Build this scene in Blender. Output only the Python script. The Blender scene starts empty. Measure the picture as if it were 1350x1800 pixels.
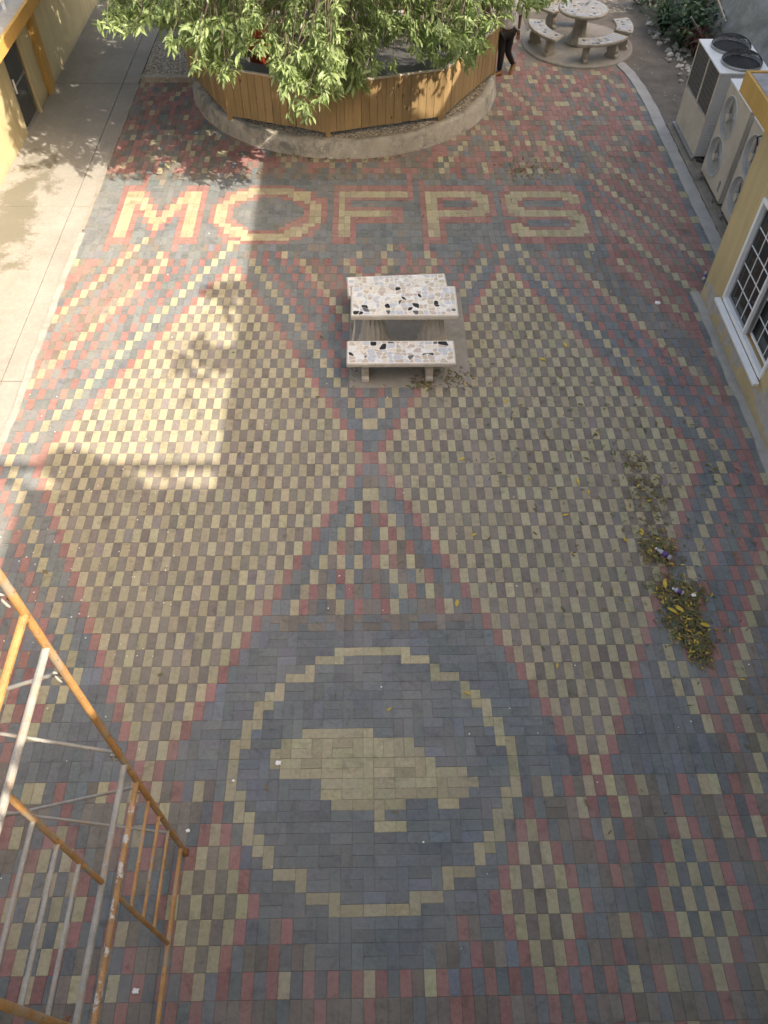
import bpy, bmesh, math, random
from mathutils import Vector, Matrix, Euler

rnd = random.Random(7)
S = bpy.context.scene
C = S.collection

# ------------------------------------------------------------------ camera, world, sun, exposure
CAM_LOC = Vector((-0.0226, -6.8677, 7.5257))
CAM_F = 1394.57            # focal length in pixels of a 1350 x 1800 picture
PITCH, YAW, ROLL = 0.664576, -0.0303923, 0.0160411
CAM_R = (Matrix.Rotation(YAW, 3, 'Z') @ Matrix.Rotation(PITCH, 3, 'X') @ Matrix.Rotation(ROLL, 3, 'Z'))
cam_d = bpy.data.cameras.new('camera')
cam = bpy.data.objects.new('camera', cam_d)
C.objects.link(cam)
cam.matrix_world = Matrix.Translation(CAM_LOC) @ CAM_R.to_4x4()
cam_d.sensor_fit = 'VERTICAL'
cam_d.sensor_height = 36.0
cam_d.lens = CAM_F / 1800 * 36.0
cam_d.clip_start = 0.05
cam_d.clip_end = 500
S.camera = cam

SUN_TO = Vector((0.85, -0.55, 1.0)).normalized()      # direction towards the sun
w = bpy.data.worlds.new('World')
S.world = w
w.use_nodes = True
nt = w.node_tree
bg = nt.nodes['Background']
sky = nt.nodes.new('ShaderNodeTexSky')
sky.sky_type = 'NISHITA'
sky.sun_disc = False
sky.sun_elevation = math.asin(SUN_TO.z)
sky.sun_rotation = math.atan2(SUN_TO.x, SUN_TO.y)
sky.air_density = 1.0
sky.dust_density = 5.0
sky.ozone_density = 0.6
nt.links.new(sky.outputs[0], bg.inputs[0])
bg.inputs[1].default_value = 0.15
sun_d = bpy.data.lights.new('sun', 'SUN')
sun_d.energy = 2.7
sun_d.angle = math.radians(0.5)
sun_d.color = (1.0, 0.975, 0.945)
sun = bpy.data.objects.new('sun', sun_d)
C.objects.link(sun)
sun.rotation_euler = SUN_TO.to_track_quat('Z', 'Y').to_euler()
sun.location = (20, -20, 30)
S.view_settings.view_transform = 'Standard'
S.view_settings.look = 'None'
S.view_settings.gamma = 1.0
S.view_settings.use_curve_mapping = False
S.view_settings.exposure = 1.68
S.view_settings.use_white_balance = True
S.view_settings.white_balance_temperature = 7900


def pix(p):
    """pixel of a world point in the 1350 x 1800 frame, and its depth"""
    d = CAM_R.transposed() @ (Vector(p) - CAM_LOC)
    if d.z > -0.05:
        return (-9999, -9999, 0)
    return (675 + CAM_F * d.x / -d.z, 900 - CAM_F * d.y / -d.z, -d.z)


def unpix(px, py, axis, val):
    """point of the world on the plane axis = val seen at a pixel"""
    d = CAM_R @ Vector(((px - 675) / CAM_F, -(py - 900) / CAM_F, -1.0))
    t = (val - CAM_LOC[axis]) / d[axis]
    return CAM_LOC + d * t


# ------------------------------------------------------------------ materials
def newmat(name):
    m = bpy.data.materials.new(name)
    m.use_nodes = True
    return m, m.node_tree.nodes, m.node_tree.links, m.node_tree.nodes['Principled BSDF']


def noise(N, L, scale, detail=4, rough=0.6, coord=None, dist=0.0):
    n = N.new('ShaderNodeTexNoise')
    n.inputs['Scale'].default_value = scale
    n.inputs['Detail'].default_value = detail
    n.inputs['Roughness'].default_value = rough
    n.inputs['Distortion'].default_value = dist
    if coord is not None:
        L.new(coord, n.inputs['Vector'])
    return n


def ramp(N, L, src, stops):
    r = N.new('ShaderNodeValToRGB')
    while len(r.color_ramp.elements) < len(stops):
        r.color_ramp.elements.new(0.5)
    for e, (p, c) in zip(r.color_ramp.elements, stops):
        e.position = p
        e.color = (*c, 1) if len(c) == 3 else c
    L.new(src, r.inputs[0])
    return r


def mixc(N, L, fac, a, b, mode='MIX'):
    m = N.new('ShaderNodeMix')
    m.data_type = 'RGBA'
    m.blend_type = mode
    for sock, v in ((m.inputs[0], fac), (m.inputs[6], a), (m.inputs[7], b)):
        if isinstance(v, (int, float)):
            sock.default_value = v
        elif isinstance(v, tuple):
            sock.default_value = (*v, 1) if len(v) == 3 else v
        else:
            L.new(v, sock)
    return m.outputs[2]


def bump(N, L, b, height, strength, dist=0.01):
    n = N.new('ShaderNodeBump')
    n.inputs['Strength'].default_value = strength
    n.inputs['Distance'].default_value = dist
    L.new(height, n.inputs['Height'])
    L.new(n.outputs[0], b.inputs['Normal'])


def gmat(name, c, rough=0.8, var=0.12, scale=8, metal=0.0, spots=None, bumpv=0.0, bscale=60, stain=None, world=True):
    """plain surface: base colour with two octaves of blotches, optional wear spots and stain colour"""
    m, N, L, b = newmat(name)
    tc = N.new('ShaderNodeNewGeometry').outputs['Position'] if world else N.new('ShaderNodeTexCoord').outputs['Object']
    n1 = noise(N, L, scale, 6, 0.65, tc)
    lo = tuple(x * (1 - var) for x in c)
    hi = tuple(min(1, x * (1 + var)) for x in c)
    col = ramp(N, L, n1.outputs[0], [(0.3, lo), (0.7, hi)]).outputs[0]
    n2 = noise(N, L, scale * 14, 3, 0.7, tc)
    f2 = ramp(N, L, n2.outputs[0], [(0.3, (1 - var * .8,) * 3), (0.7, (1 + var * .5,) * 3)]).outputs[0]
    col = mixc(N, L, 1.0, col, f2, 'MULTIPLY')
    if stain:
        sc, ss, lo_, hi_ = stain
        n3 = noise(N, L, ss, 7, 0.7, tc, 0.4)
        f = ramp(N, L, n3.outputs[0], [(lo_, (0, 0, 0)), (hi_, (1, 1, 1))]).outputs[0]
        col = mixc(N, L, f, col, sc)
    if spots:
        sc, ss, lo_, hi_ = spots
        n3 = noise(N, L, ss, 5, 0.7, tc)
        f = ramp(N, L, n3.outputs[0], [(lo_, (0, 0, 0)), (hi_, (1, 1, 1))]).outputs[0]
        col = mixc(N, L, f, col, sc)
    L.new(col, b.inputs['Base Color'])
    b.inputs['Roughness'].default_value = rough
    b.inputs['Metallic'].default_value = metal
    if bumpv:
        n4 = noise(N, L, bscale, 6, 0.7, tc)
        bump(N, L, b, n4.outputs[0], bumpv)
    return m


def paver_mat(name, from_object):
    m, N, L, b = newmat(name)
    geo = N.new('ShaderNodeNewGeometry').outputs['Position']
    if from_object:
        base = N.new('ShaderNodeObjectInfo').outputs['Color']
    else:
        a = N.new('ShaderNodeAttribute')
        a.attribute_name = 'Col'
        base = a.outputs['Color']
    n1 = noise(N, L, 190, 4, 0.75, geo)
    f1 = ramp(N, L, n1.outputs[0], [(0.32, (0.72,) * 3), (0.5, (1.0,) * 3), (0.72, (1.2,) * 3)]).outputs[0]
    col = mixc(N, L, 1.0, base, f1, 'MULTIPLY')
    n2 = noise(N, L, 26, 5, 0.6, geo)
    f2 = ramp(N, L, n2.outputs[0], [(0.3, (0.86,) * 3), (0.7, (1.12,) * 3)]).outputs[0]
    col = mixc(N, L, 1.0, col, f2, 'MULTIPLY')
    n3 = noise(N, L, 1.1, 6, 0.62, geo)                 # trodden dust lying over whole areas
    f3 = ramp(N, L, n3.outputs[0], [(0.42, (0, 0, 0)), (0.75, (0.40,) * 3)]).outputs[0]
    col = mixc(N, L, f3, col, (0.30, 0.265, 0.225))
    n5 = noise(N, L, 7, 6, 0.7, geo, 0.8)               # dark dirt blotches
    f5 = ramp(N, L, n5.outputs[0], [(0.52, (1, 1, 1)), (0.74, (0.64,) * 3)]).outputs[0]
    col = mixc(N, L, 1.0, col, f5, 'MULTIPLY')
    L.new(col, b.inputs['Base Color'])
    b.inputs['Roughness'].default_value = 0.88
    b.inputs['Specular IOR Level'].default_value = 0.3
    n4 = noise(N, L, 260, 4, 0.8, geo)
    bump(N, L, b, n4.outputs[0], 0.35, 0.004)
    return m


def wood_mat(name, c1, c2, knots=True):
    m, N, L, b = newmat(name)
    tc = N.new('ShaderNodeTexCoord').outputs['Object']
    oi = N.new('ShaderNodeObjectInfo').outputs['Random']
    mp = N.new('ShaderNodeMapping')
    mp.inputs['Scale'].default_value = (26, 26, 1.6)
    L.new(tc, mp.inputs['Vector'])
    ad = N.new('ShaderNodeVectorMath')
    ad.operation = 'ADD'
    L.new(mp.outputs[0], ad.inputs[0])
    mu = N.new('ShaderNodeMath')
    mu.operation = 'MULTIPLY'
    mu.inputs[1].default_value = 57.0
    L.new(oi, mu.inputs[0])
    L.new(mu.outputs[0], ad.inputs[1])
    n = noise(N, L, 1.0, 5, 0.6, ad.outputs[0], 0.6)
    col = ramp(N, L, n.outputs[0], [(0.3, c1), (0.55, c2), (0.8, tuple(x * .8 for x in c1))]).outputs[0]
    v = ramp(N, L, oi, [(0.0, (0.78,) * 3), (1.0, (1.12,) * 3)]).outputs[0]
    col = mixc(N, L, 1.0, col, v, 'MULTIPLY')
    if knots:
        mp2 = N.new('ShaderNodeMapping')
        mp2.inputs['Scale'].default_value = (6, 6, 3.2)
        L.new(tc, mp2.inputs['Vector'])
        ad2 = N.new('ShaderNodeVectorMath')
        ad2.operation = 'ADD'
        L.new(mp2.outputs[0], ad2.inputs[0])
        L.new(mu.outputs[0], ad2.inputs[1])
        vo = N.new('ShaderNodeTexVoronoi')
        vo.inputs['Scale'].default_value = 1.0
        L.new(ad2.outputs[0], vo.inputs['Vector'])
        f = ramp(N, L, vo.outputs['Distance'], [(0.06, (1, 1, 1)), (0.13, (0, 0, 0))]).outputs[0]
        col = mixc(N, L, f, col, (0.07, 0.03, 0.015))
    L.new(col, b.inputs['Base Color'])
    b.inputs['Roughness'].default_value = 0.6
    bump(N, L, b, n.outputs[0], 0.2, 0.004)
    return m


def pebble_mat(name):
    m, N, L, b = newmat(name)
    geo = N.new('ShaderNodeNewGeometry').outputs['Position']
    vo = N.new('ShaderNodeTexVoronoi')
    vo.inputs['Scale'].default_value = 26
    L.new(geo, vo.inputs['Vector'])
    col = ramp(N, L, vo.outputs['Color'], [(0.1, (.16, .11, .075)), (.45, (.34, .27, .19)), (.9, (.5, .44, .35))]).outputs[0]
    f = ramp(N, L, vo.outputs['Distance'], [(.35, (1, 1, 1)), (.75, (.35, .32, .28))]).outputs[0]
    col = mixc(N, L, 1.0, col, f, 'MULTIPLY')
    L.new(col, b.inputs['Base Color'])
    b.inputs['Roughness'].default_value = .7
    bump(N, L, b, vo.outputs['Distance'], -.6, .02)
    return m


def leaf_mat(name, c, tr=0.35):
    m, N, L, b = newmat(name)
    n = noise(N, L, 14, 4, .7, N.new('ShaderNodeNewGeometry').outputs['Position'])
    col = ramp(N, L, n.outputs[0], [(.25, tuple(x * .45 for x in c)), (.45, tuple(x * .85 for x in c)), (.62, tuple(x * 1.15 for x in c)), (.78, (c[0] * 1.7, c[1] * 1.4, c[2] * 1.2))]).outputs[0]
    L.new(col, b.inputs['Base Color'])
    b.inputs['Roughness'].default_value = .45
    t = N.new('ShaderNodeBsdfTranslucent')
    L.new(mixc(N, L, 1.0, col, (1.0, 1.15, .55), 'MULTIPLY'), t.inputs[0])
    mx = N.new('ShaderNodeMixShader')
    mx.inputs[0].default_value = tr
    L.new(b.outputs[0], mx.inputs[1])
    L.new(t.outputs[0], mx.inputs[2])
    L.new(mx.outputs[0], N['Material Output'].inputs[0])
    return m


def wall_mat(name, c, patch=False):
    m, N, L, b = newmat(name)
    geo = N.new('ShaderNodeNewGeometry').outputs['Position']
    n = noise(N, L, 1.4, 6, .6, geo)
    col = ramp(N, L, n.outputs[0], [(.3, tuple(x * .9 for x in c)), (.7, tuple(min(1, x * 1.06) for x in c))]).outputs[0]
    n2 = noise(N, L, 40, 4, .7, geo)
    col = mixc(N, L, 1.0, col, ramp(N, L, n2.outputs[0], [(.3, (.93,) * 3), (.7, (1.04,) * 3)]).outputs[0], 'MULTIPLY')
    mp = N.new('ShaderNodeMapping')
    mp.inputs['Scale'].default_value = (7, 7, .5)
    L.new(geo, mp.inputs['Vector'])
    ns = noise(N, L, 1.0, 6, .65, mp.outputs[0], .3)
    col = mixc(N, L, 1.0, col, ramp(N, L, ns.outputs[0], [(.35, (1, 1, 1)), (.72, (.80, .78, .74))]).outputs[0], 'MULTIPLY')
    sz = N.new('ShaderNodeSeparateXYZ')
    L.new(geo, sz.inputs[0])
    nd = noise(N, L, 5, 5, .7, geo)
    ma = N.new('ShaderNodeMath'); ma.operation = 'MULTIPLY_ADD'
    L.new(sz.outputs[2], ma.inputs[0]); ma.inputs[1].default_value = -2.2
    L.new(nd.outputs[0], ma.inputs[2])
    fd = ramp(N, L, ma.outputs[0], [(.12, (0, 0, 0)), (.5, (.55, .55, .55))]).outputs[0]
    col = mixc(N, L, fd, col, (.30, .25, .18))
    if patch:
        # bare cement repairs along the foot of the wall
        sp = N.new('ShaderNodeSeparateXYZ')
        L.new(geo, sp.inputs[0])
        n3 = noise(N, L, 2.3, 4, .55, geo, .3)

        def math_(op, a, bb):
            q = N.new('ShaderNodeMath')
            q.operation = op
            for s_, v_ in ((q.inputs[0], a), (q.inputs[1], bb)):
                if isinstance(v_, (int, float)):
                    s_.default_value = v_
                else:
                    L.new(v_, s_)
            return q.outputs[0]
        dz = math_('ABSOLUTE', math_('SUBTRACT', sp.outputs[2], .26), 0)
        band = math_('SUBTRACT', math_('ADD', math_('MULTIPLY', n3.outputs[0], .66), -.19), math_('MULTIPLY', dz, 1.0))
        f = ramp(N, L, band, [(.05, (0, 0, 0)), (.065, (1, 1, 1))]).outputs[0]
        n4 = noise(N, L, 9, 5, .6, geo)
        cem = ramp(N, L, n4.outputs[0], [(.3, (.36, .33, .29)), (.7, (.47, .44, .39))]).outputs[0]
        col = mixc(N, L, f, col, cem)
    L.new(col, b.inputs['Base Color'])
    b.inputs['Roughness'].default_value = .85
    bump(N, L, b, n2.outputs[0], .15, .004)
    return m


M = {}
M['pav_f'] = paver_mat('paver_field', False)
M['pav_o'] = paver_mat('paver_single', True)
M['sand'] = gmat('joint_sand', (.21, .195, .175), .95, .25, 30)
M['dirt'] = gmat('bare_earth', (.135, .118, .10), .95, .3, 2.2, bumpv=.5, bscale=35, spots=((.33, .31, .28), 60, .68, .76))
M['concrete'] = gmat('apron_concrete', (.262, .250, .230), .9, .14, 1.3, stain=((.20, .185, .155), .75, .6, .75), spots=((.24, .215, .18), 3.0, .6, .8), bumpv=.2)
M['mortar'] = gmat('mortar', (.37, .355, .33), .9, .14, 5, bumpv=.3)
M['mortar_l'] = gmat('worn_mortar', (.30, .288, .268), .9, .2, 4, stain=((.23, .21, .18), 3, .5, .7), bumpv=.35)
M['grout2'] = gmat('weathered_grout', (.40, .39, .37), .8, .15, 10)
M['kerb'] = gmat('strip_concrete', (.34, .33, .32), .9, .14, 4, bumpv=.25)
M['pad'] = gmat('pad_concrete', (.23, .205, .175), .9, .25, 3, stain=((.13, .115, .095), 2.2, .5, .7), bumpv=.3)
M['slab'] = gmat('slab_concrete', (.27, .25, .22), .9, .15, 4, stain=((.17, .155, .135), 2.0, .5, .75), bumpv=.2)
M['planter'] = gmat('planter_render', (.36, .325, .27), .9, .18, 3, stain=((.19, .18, .16), 2.6, .5, .62), spots=((.46, .43, .38), 3.4, .58, .66), bumpv=.4)
M['pebble'] = pebble_mat('pebble_dash')
M['plank'] = wood_mat('stained_plank', (.27, .175, .08), (.37, .25, .122))
M['post'] = wood_mat('stained_post', (.25, .16, .07), (.34, .225, .105), False)
M['timber'] = wood_mat('raw_timber', (.40, .33, .23), (.5, .42, .30), False)
M['ledge'] = gmat('dark_ledge', (.07, .068, .065), .6, .2, 6)
M['captrim'] = gmat('cap_trim', (.55, .48, .40), .7, .1, 10)
M['ywall'] = wall_mat('yellow_wall', (.58, .45, .245), True)
M['ywall2'] = wall_mat('yellow_wall_plain', (.56, .475, .29))
M['orange'] = wall_mat('orange_trim', (.55, .33, .10))
M['cream'] = wall_mat('cream_wall', (.62, .53, .36))
M['roof'] = gmat('roof_felt', (.30, .30, .31), .9, .25, 5, bumpv=.3)
M['white'] = gmat('white_paint', (.78, .78, .77), .5, .05, 6)
M['alu'] = gmat('grey_aluminium', (.36, .36, .37), .4, .08, 10, metal=.6)
M['acbody'] = gmat('ac_cream', (.52, .47, .40), .55, .09, 3, stain=((.37, .32, .26), 2.2, .52, .8), spots=((.30, .22, .15), 9, .72, .8))
M['acside'] = gmat('ac_side', (.46, .46, .46), .5, .08, 4)
M['actop'] = gmat('ac_white', (.70, .71, .72), .5, .06, 5)
M['dark'] = gmat('dark_plastic', (.02, .02, .022), .6, .2, 10)
M['grille'] = gmat('coil_grille', (.075, .075, .078), .6, .25, 20)
M['wire'] = gmat('grey_wire', (.30, .29, .27), .5, .1, 20, metal=.5)
M['rust'] = gmat('rust', (.17, .07, .035), .9, .3, 30)
M['stone_l'] = gmat('cast_stone', (.50, .46, .40), .85, .12, 9, stain=((.34, .30, .25), 4, .5, .75), bumpv=.3)
M['stone_d'] = gmat('weathered_stone', (.33, .30, .25), .88, .16, 7, stain=((.19, .175, .15), 4, .45, .7), bumpv=.35)
M['grout'] = gmat('mosaic_grout', (.70, .68, .63), .7, .08, 14)
CHIP = {}
for nm, c in dict(black=(.025, .026, .03), slate=(.12, .125, .135), cream=(.66, .62, .54), tan=(.50, .435, .35), pink=(.50, .43, .39), ice=(.50, .525, .57), brown=(.34, .27, .20), white=(.70, .70, .69), wblue=(.27, .30, .36), wtan=(.34, .30, .25), wgrey=(.40, .40, .41)).items():
    CHIP[nm] = gmat('chip_' + nm, c, .35, .22, 30)
M['chipmix'] = None
M['orange_paint'] = gmat('scaffold_orange', (.42, .225, .085), .7, .25, 7, stain=((.32, .27, .21), 4, .5, .64), spots=((.13, .075, .045), 24, .6, .68), bumpv=.3)
M['galv'] = gmat('scaffold_grey', (.29, .28, .26), .65, .2, 9, stain=((.33, .23, .14), 6, .52, .68), spots=((.15, .08, .045), 20, .62, .7), bumpv=.3)
M['splat'] = gmat('scaffold_splashed', (.37, .205, .09), .7, .3, 7, stain=((.16, .085, .045), 18, .58, .66), spots=((.55, .52, .48), 9, .55, .62), bumpv=.4)
M['bark'] = gmat('bark', (.13, .105, .08), .95, .3, 12, bumpv=.6)
M['leaf'] = leaf_mat('tree_leaf', (.265, .35, .155), .34)
M['plantleaf'] = leaf_mat('shrub_leaf', (.035, .075, .028), .2)
M['redleaf'] = leaf_mat('red_leaf', (.13, .03, .03), .2)
M['lit_green'] = gmat('fallen_green', (.13, .145, .055), .8, .3, 15)
M['lit_brown'] = gmat('fallen_brown', (.20, .145, .075), .85, .35, 15)
M['lit_yellow'] = gmat('fallen_yellow', (.52, .37, .05), .7, .2, 15)
M['rock'] = gmat('rubble', (.36, .335, .30), .9, .25, 6, bumpv=.5)
M['rockw'] = gmat('white_rubble', (.52, .50, .46), .9, .2, 6, bumpv=.5)
M['tarp'] = gmat('grey_tarp', (.22, .215, .205), .42, .25, 2.5, stain=((.10, .098, .09), 1.5, .45, .65))
M['red'] = gmat('red_plastic', (.42, .06, .03), .45, .12, 5)
M['skin'] = gmat('skin', (.12, .065, .042), .6, .08, 20)
M['shirt'] = gmat('pale_shirt', (.68, .65, .72), .85, .06, 12)
M['trouser'] = gmat('black_trousers', (.012, .012, .013), .8, .2, 20)
M['shoe'] = gmat('tan_shoes', (.24, .115, .035), .55, .12, 15)
M['hair'] = gmat('hair', (.01, .009, .008), .8, .2, 30)
M['clear'] = gmat('clear_plastic', (.38, .39, .41), .15, .1, 20)
M['purple'] = gmat('purple_label', (.09, .045, .20), .4, .2, 15)
gl, gN, gL, gb = newmat('window_glass')
gb.inputs['Base Color'].default_value = (.02, .021, .02, 1)
gb.inputs['Roughness'].default_value = .08
M['glass'] = gl
gl2, gN2, gL2, gb2 = newmat('door_glass')
gb2.inputs['Base Color'].default_value = (.05, .055, .055, 1)
gb2.inputs['Roughness'].default_value = .25
M['glass2'] = gl2


def moss(m):
    N, L = m.node_tree.nodes, m.node_tree.links
    b = N['Principled BSDF']
    old = b.inputs['Base Color'].links[0].from_socket
    geo = N.new('ShaderNodeNewGeometry').outputs['Position']
    sub = N.new('ShaderNodeVectorMath'); sub.operation = 'SUBTRACT'
    L.new(geo, sub.inputs[0]); sub.inputs[1].default_value = (-5.95, 5.6, 0)
    sc_ = N.new('ShaderNodeVectorMath'); sc_.operation = 'MULTIPLY'
    L.new(sub.outputs[0], sc_.inputs[0]); sc_.inputs[1].default_value = (1.7, .45, 0)
    ln = N.new('ShaderNodeVectorMath'); ln.operation = 'LENGTH'
    L.new(sc_.outputs[0], ln.inputs[0])
    n1 = noise(N, L, 1.6, 6, .62, geo, .3)
    n2 = noise(N, L, 22, 5, .7, geo)
    a = N.new('ShaderNodeMath'); a.operation = 'MULTIPLY_ADD'
    L.new(ln.outputs['Value'], a.inputs[0]); a.inputs[1].default_value = -.28
    L.new(n1.outputs[0], a.inputs[2])
    a2 = N.new('ShaderNodeMath'); a2.operation = 'MULTIPLY_ADD'
    L.new(n2.outputs[0], a2.inputs[0]); a2.inputs[1].default_value = .25
    L.new(a.outputs[0], a2.inputs[2])
    f = ramp(N, L, a2.outputs[0], [(.40, (0, 0, 0)), (.50, (.8, .8, .8))]).outputs[0]
    L.new(mixc(N, L, f, old, (.125, .118, .09)), b.inputs['Base Color'])


moss(M['concrete'])


# ------------------------------------------------------------------ mesh builder
class MB:
    def __init__(s):
        s.v, s.f, s.c = [], [], []

    def add(s, vs, fs, col=None):
        o = len(s.v)
        s.v += [Vector(p) for p in vs]
        s.f += [tuple(i + o for i in f) for f in fs]
        if col is not None:
            s.c += [col] * len(vs)
        return s

    def box(s, x0, x1, y0, y1, z0, z1, mtx=None):
        vs = [Vector((x, y, z)) for z in (z0, z1) for y in (y0, y1) for x in (x0, x1)]
        if mtx is not None:
            vs = [mtx @ p for p in vs]
        return s.add(vs, [(0, 2, 3, 1), (4, 5, 7, 6), (0, 1, 5, 4), (2, 6, 7, 3), (0, 4, 6, 2), (1, 3, 7, 5)])

    def bar(s, a, b, wx, wy):
        a, b = Vector(a), Vector(b)
        d = b - a
        q = d.to_track_quat('Z', 'Y').to_matrix().to_4x4()
        m = Matrix.Translation(a) @ q
        return s.box(-wx / 2, wx / 2, -wy / 2, wy / 2, 0, d.length, m)

    def tube(s, pts, radii, n=10, cap=True):
        pts = [Vector(p) for p in pts]
        if isinstance(radii, (int, float)):
            radii = [radii] * len(pts)
        o = len(s.v)
        ref = Vector((0, 0, 1))
        for i, p in enumerate(pts):
            d = (pts[min(i + 1, len(pts) - 1)] - pts[max(i - 1, 0)]).normalized()
            if abs(d.dot(ref)) > .97:
                ref = Vector((1, 0, 0)) if abs(d.x) < .8 else Vector((0, 1, 0))
            u = d.cross(ref).normalized()
            v = d.cross(u)
            for k in range(n):
                a = 2 * math.pi * k / n
                s.v.append(p + (u * math.cos(a) + v * math.sin(a)) * radii[i])
        for i in range(len(pts) - 1):
            for k in range(n):
                a, b = o + i * n + k, o + i * n + (k + 1) % n
                s.f.append((a, b, b + n, a + n))
        if cap:
            s.f.append(tuple(o + k for k in range(n))[::-1])
            s.f.append(tuple(o + (len(pts) - 1) * n + k for k in range(n)))
        return s

    def lathe(s, prof, cx, cy, n=24, flute=0.0, nf=0):
        o = len(s.v)
        for r, z in prof:
            for k in range(n):
                a = 2 * math.pi * k / n
                rr = r * (1 + (flute * math.cos(nf * a) if nf else 0))
                s.v.append(Vector((cx + rr * math.cos(a), cy + rr * math.sin(a), z)))
        for i in range(len(prof) - 1):
            for k in range(n):
                a, b = o + i * n + k, o + i * n + (k + 1) % n
                s.f.append((a, b, b + n, a + n))
        s.f.append(tuple(o + k for k in range(n))[::-1])
        s.f.append(tuple(o + (len(prof) - 1) * n + k for k in range(n)))
        return s

    def prism(s, poly, z0, z1):
        n = len(poly)
        vs = [(x, y, z0) for x, y in poly] + [(x, y, z1) for x, y in poly]
        fs = [tuple(range(n))[::-1], tuple(range(n, 2 * n))] + [(i, (i + 1) % n, n + (i + 1) % n, n + i) for i in range(n)]
        return s.add(vs, fs)

    def build(s, name, mat, parent=None, loc=None, smooth=False, bevel=0):
        org = Vector(loc) if loc is not None else (root_loc(parent) if parent else Vector())
        me = bpy.data.meshes.new(name)
        me.from_pydata([p - org for p in s.v], [], s.f)
        if s.c:
            at = me.attributes.new('Col', 'FLOAT_COLOR', 'POINT')
            at.data.foreach_set('color', [x for c in s.c for x in (*c, 1.0)])
        me.materials.append(mat)
        if smooth:
            me.shade_smooth()
        me.update()
        o = bpy.data.objects.new(name, me)
        C.objects.link(o)
        if parent:
            o.parent = parent
        else:
            o.location = org
        if bevel:
            bv = o.modifiers.new('bevel', 'BEVEL')
            bv.width = bevel
            bv.segments = 2
            bv.limit_method = 'ANGLE'
        return o


def root_loc(o):
    p = Vector(o.location)
    while o.parent:
        o = o.parent
        p = p + Vector(o.location)
    return p


def tag(o, label=None, cat=None, group=None, kind=None):
    if label: o['label'] = label
    if cat: o['category'] = cat
    if group: o['group'] = group
    if kind: o['kind'] = kind
    return o


def thing(name, loc, label, cat, group=None):
    o = bpy.data.objects.new(name, None)
    C.objects.link(o)
    o.location = loc
    o.empty_display_size = .2
    return tag(o, label, cat, group)


def struct(o):
    o['kind'] = 'structure'
    return o


# ------------------------------------------------------------------ the ground
struct(MB().add([(-60, -60, -.03), (60, -60, -.03), (60, 60, -.03), (-60, 60, -.03)], [(0, 1, 2, 3)]).build('ground', M['dirt']))
# gently uneven earth strip between paving and air conditioners
bed = struct(MB().add([(-4.72, -8, -.0005), (5.66, -8, -.0005), (5.66, 11.6, -.0005), (3.7, 11.6, -.0005), (3.7, 15.6, -.0005), (-4.72, 15.6, -.0005)],
                      [(0, 1, 2, 3, 4, 5)]).build('paving', M['sand']))
ap = MB()
YJ = [-8, -3.1, 1.35, 5.72, 10.34, 16]
for i in range(5):
    y0_, y1_ = YJ[i] + .006, YJ[i + 1] - .006
    dz_ = (.012, .010, .013, .011, .012)[i]
    ap.box(-9, -5.06, y0_, y1_, -.02, dz_)
    ap.box(-5.048, -4.735, y0_, y1_, -.02, dz_ - .004)
struct(ap.build('concrete_apron', M['concrete']))

# ---- pattern of the paving, columns of 0.1 m, half rows of 0.1 m, v grows towards the camera
PR, PB, PY, PN, PP = 'R', 'B', 'Y', 'N', 'P'
PCOL = {'R': (.285, .152, .140), 'B': (.152, .168, .175), 'Y': (.358, .322, .216), 'N': (.178, .157, .136), 'P': (.186, .166, .147)}
SEQ = 'RBBYBRBBRBRYNRNRBNYRBNRRNYRNRRYNRBRNYRRNRNYRBRNRYRNRNRYRRNRNRYRBNRRNYRNRRNYRRNRRRYNR'
SEQR = 'RBBYBRBBRBRYNBNBNRRYRNRRNYRRNRBRYNRRNRYRNRRYRBRNRRYRNRRYNRRNRRYRNRRRYRNRRRYRRNRRYR'


def parse(rows):
    g = {}
    for hs, spans in rows:
        for h in hs:
            for sp in spans.split():
                col = sp[0]
                a, _, b = sp[1:].partition(':')
                for c in range(int(a), int(b or a) + 1):
                    g[(c, h)] = col
    return g


T = -64      # half row of the top of the letters (v = -32)


def hh(*k):
    return [T + i for i in k]


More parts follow.
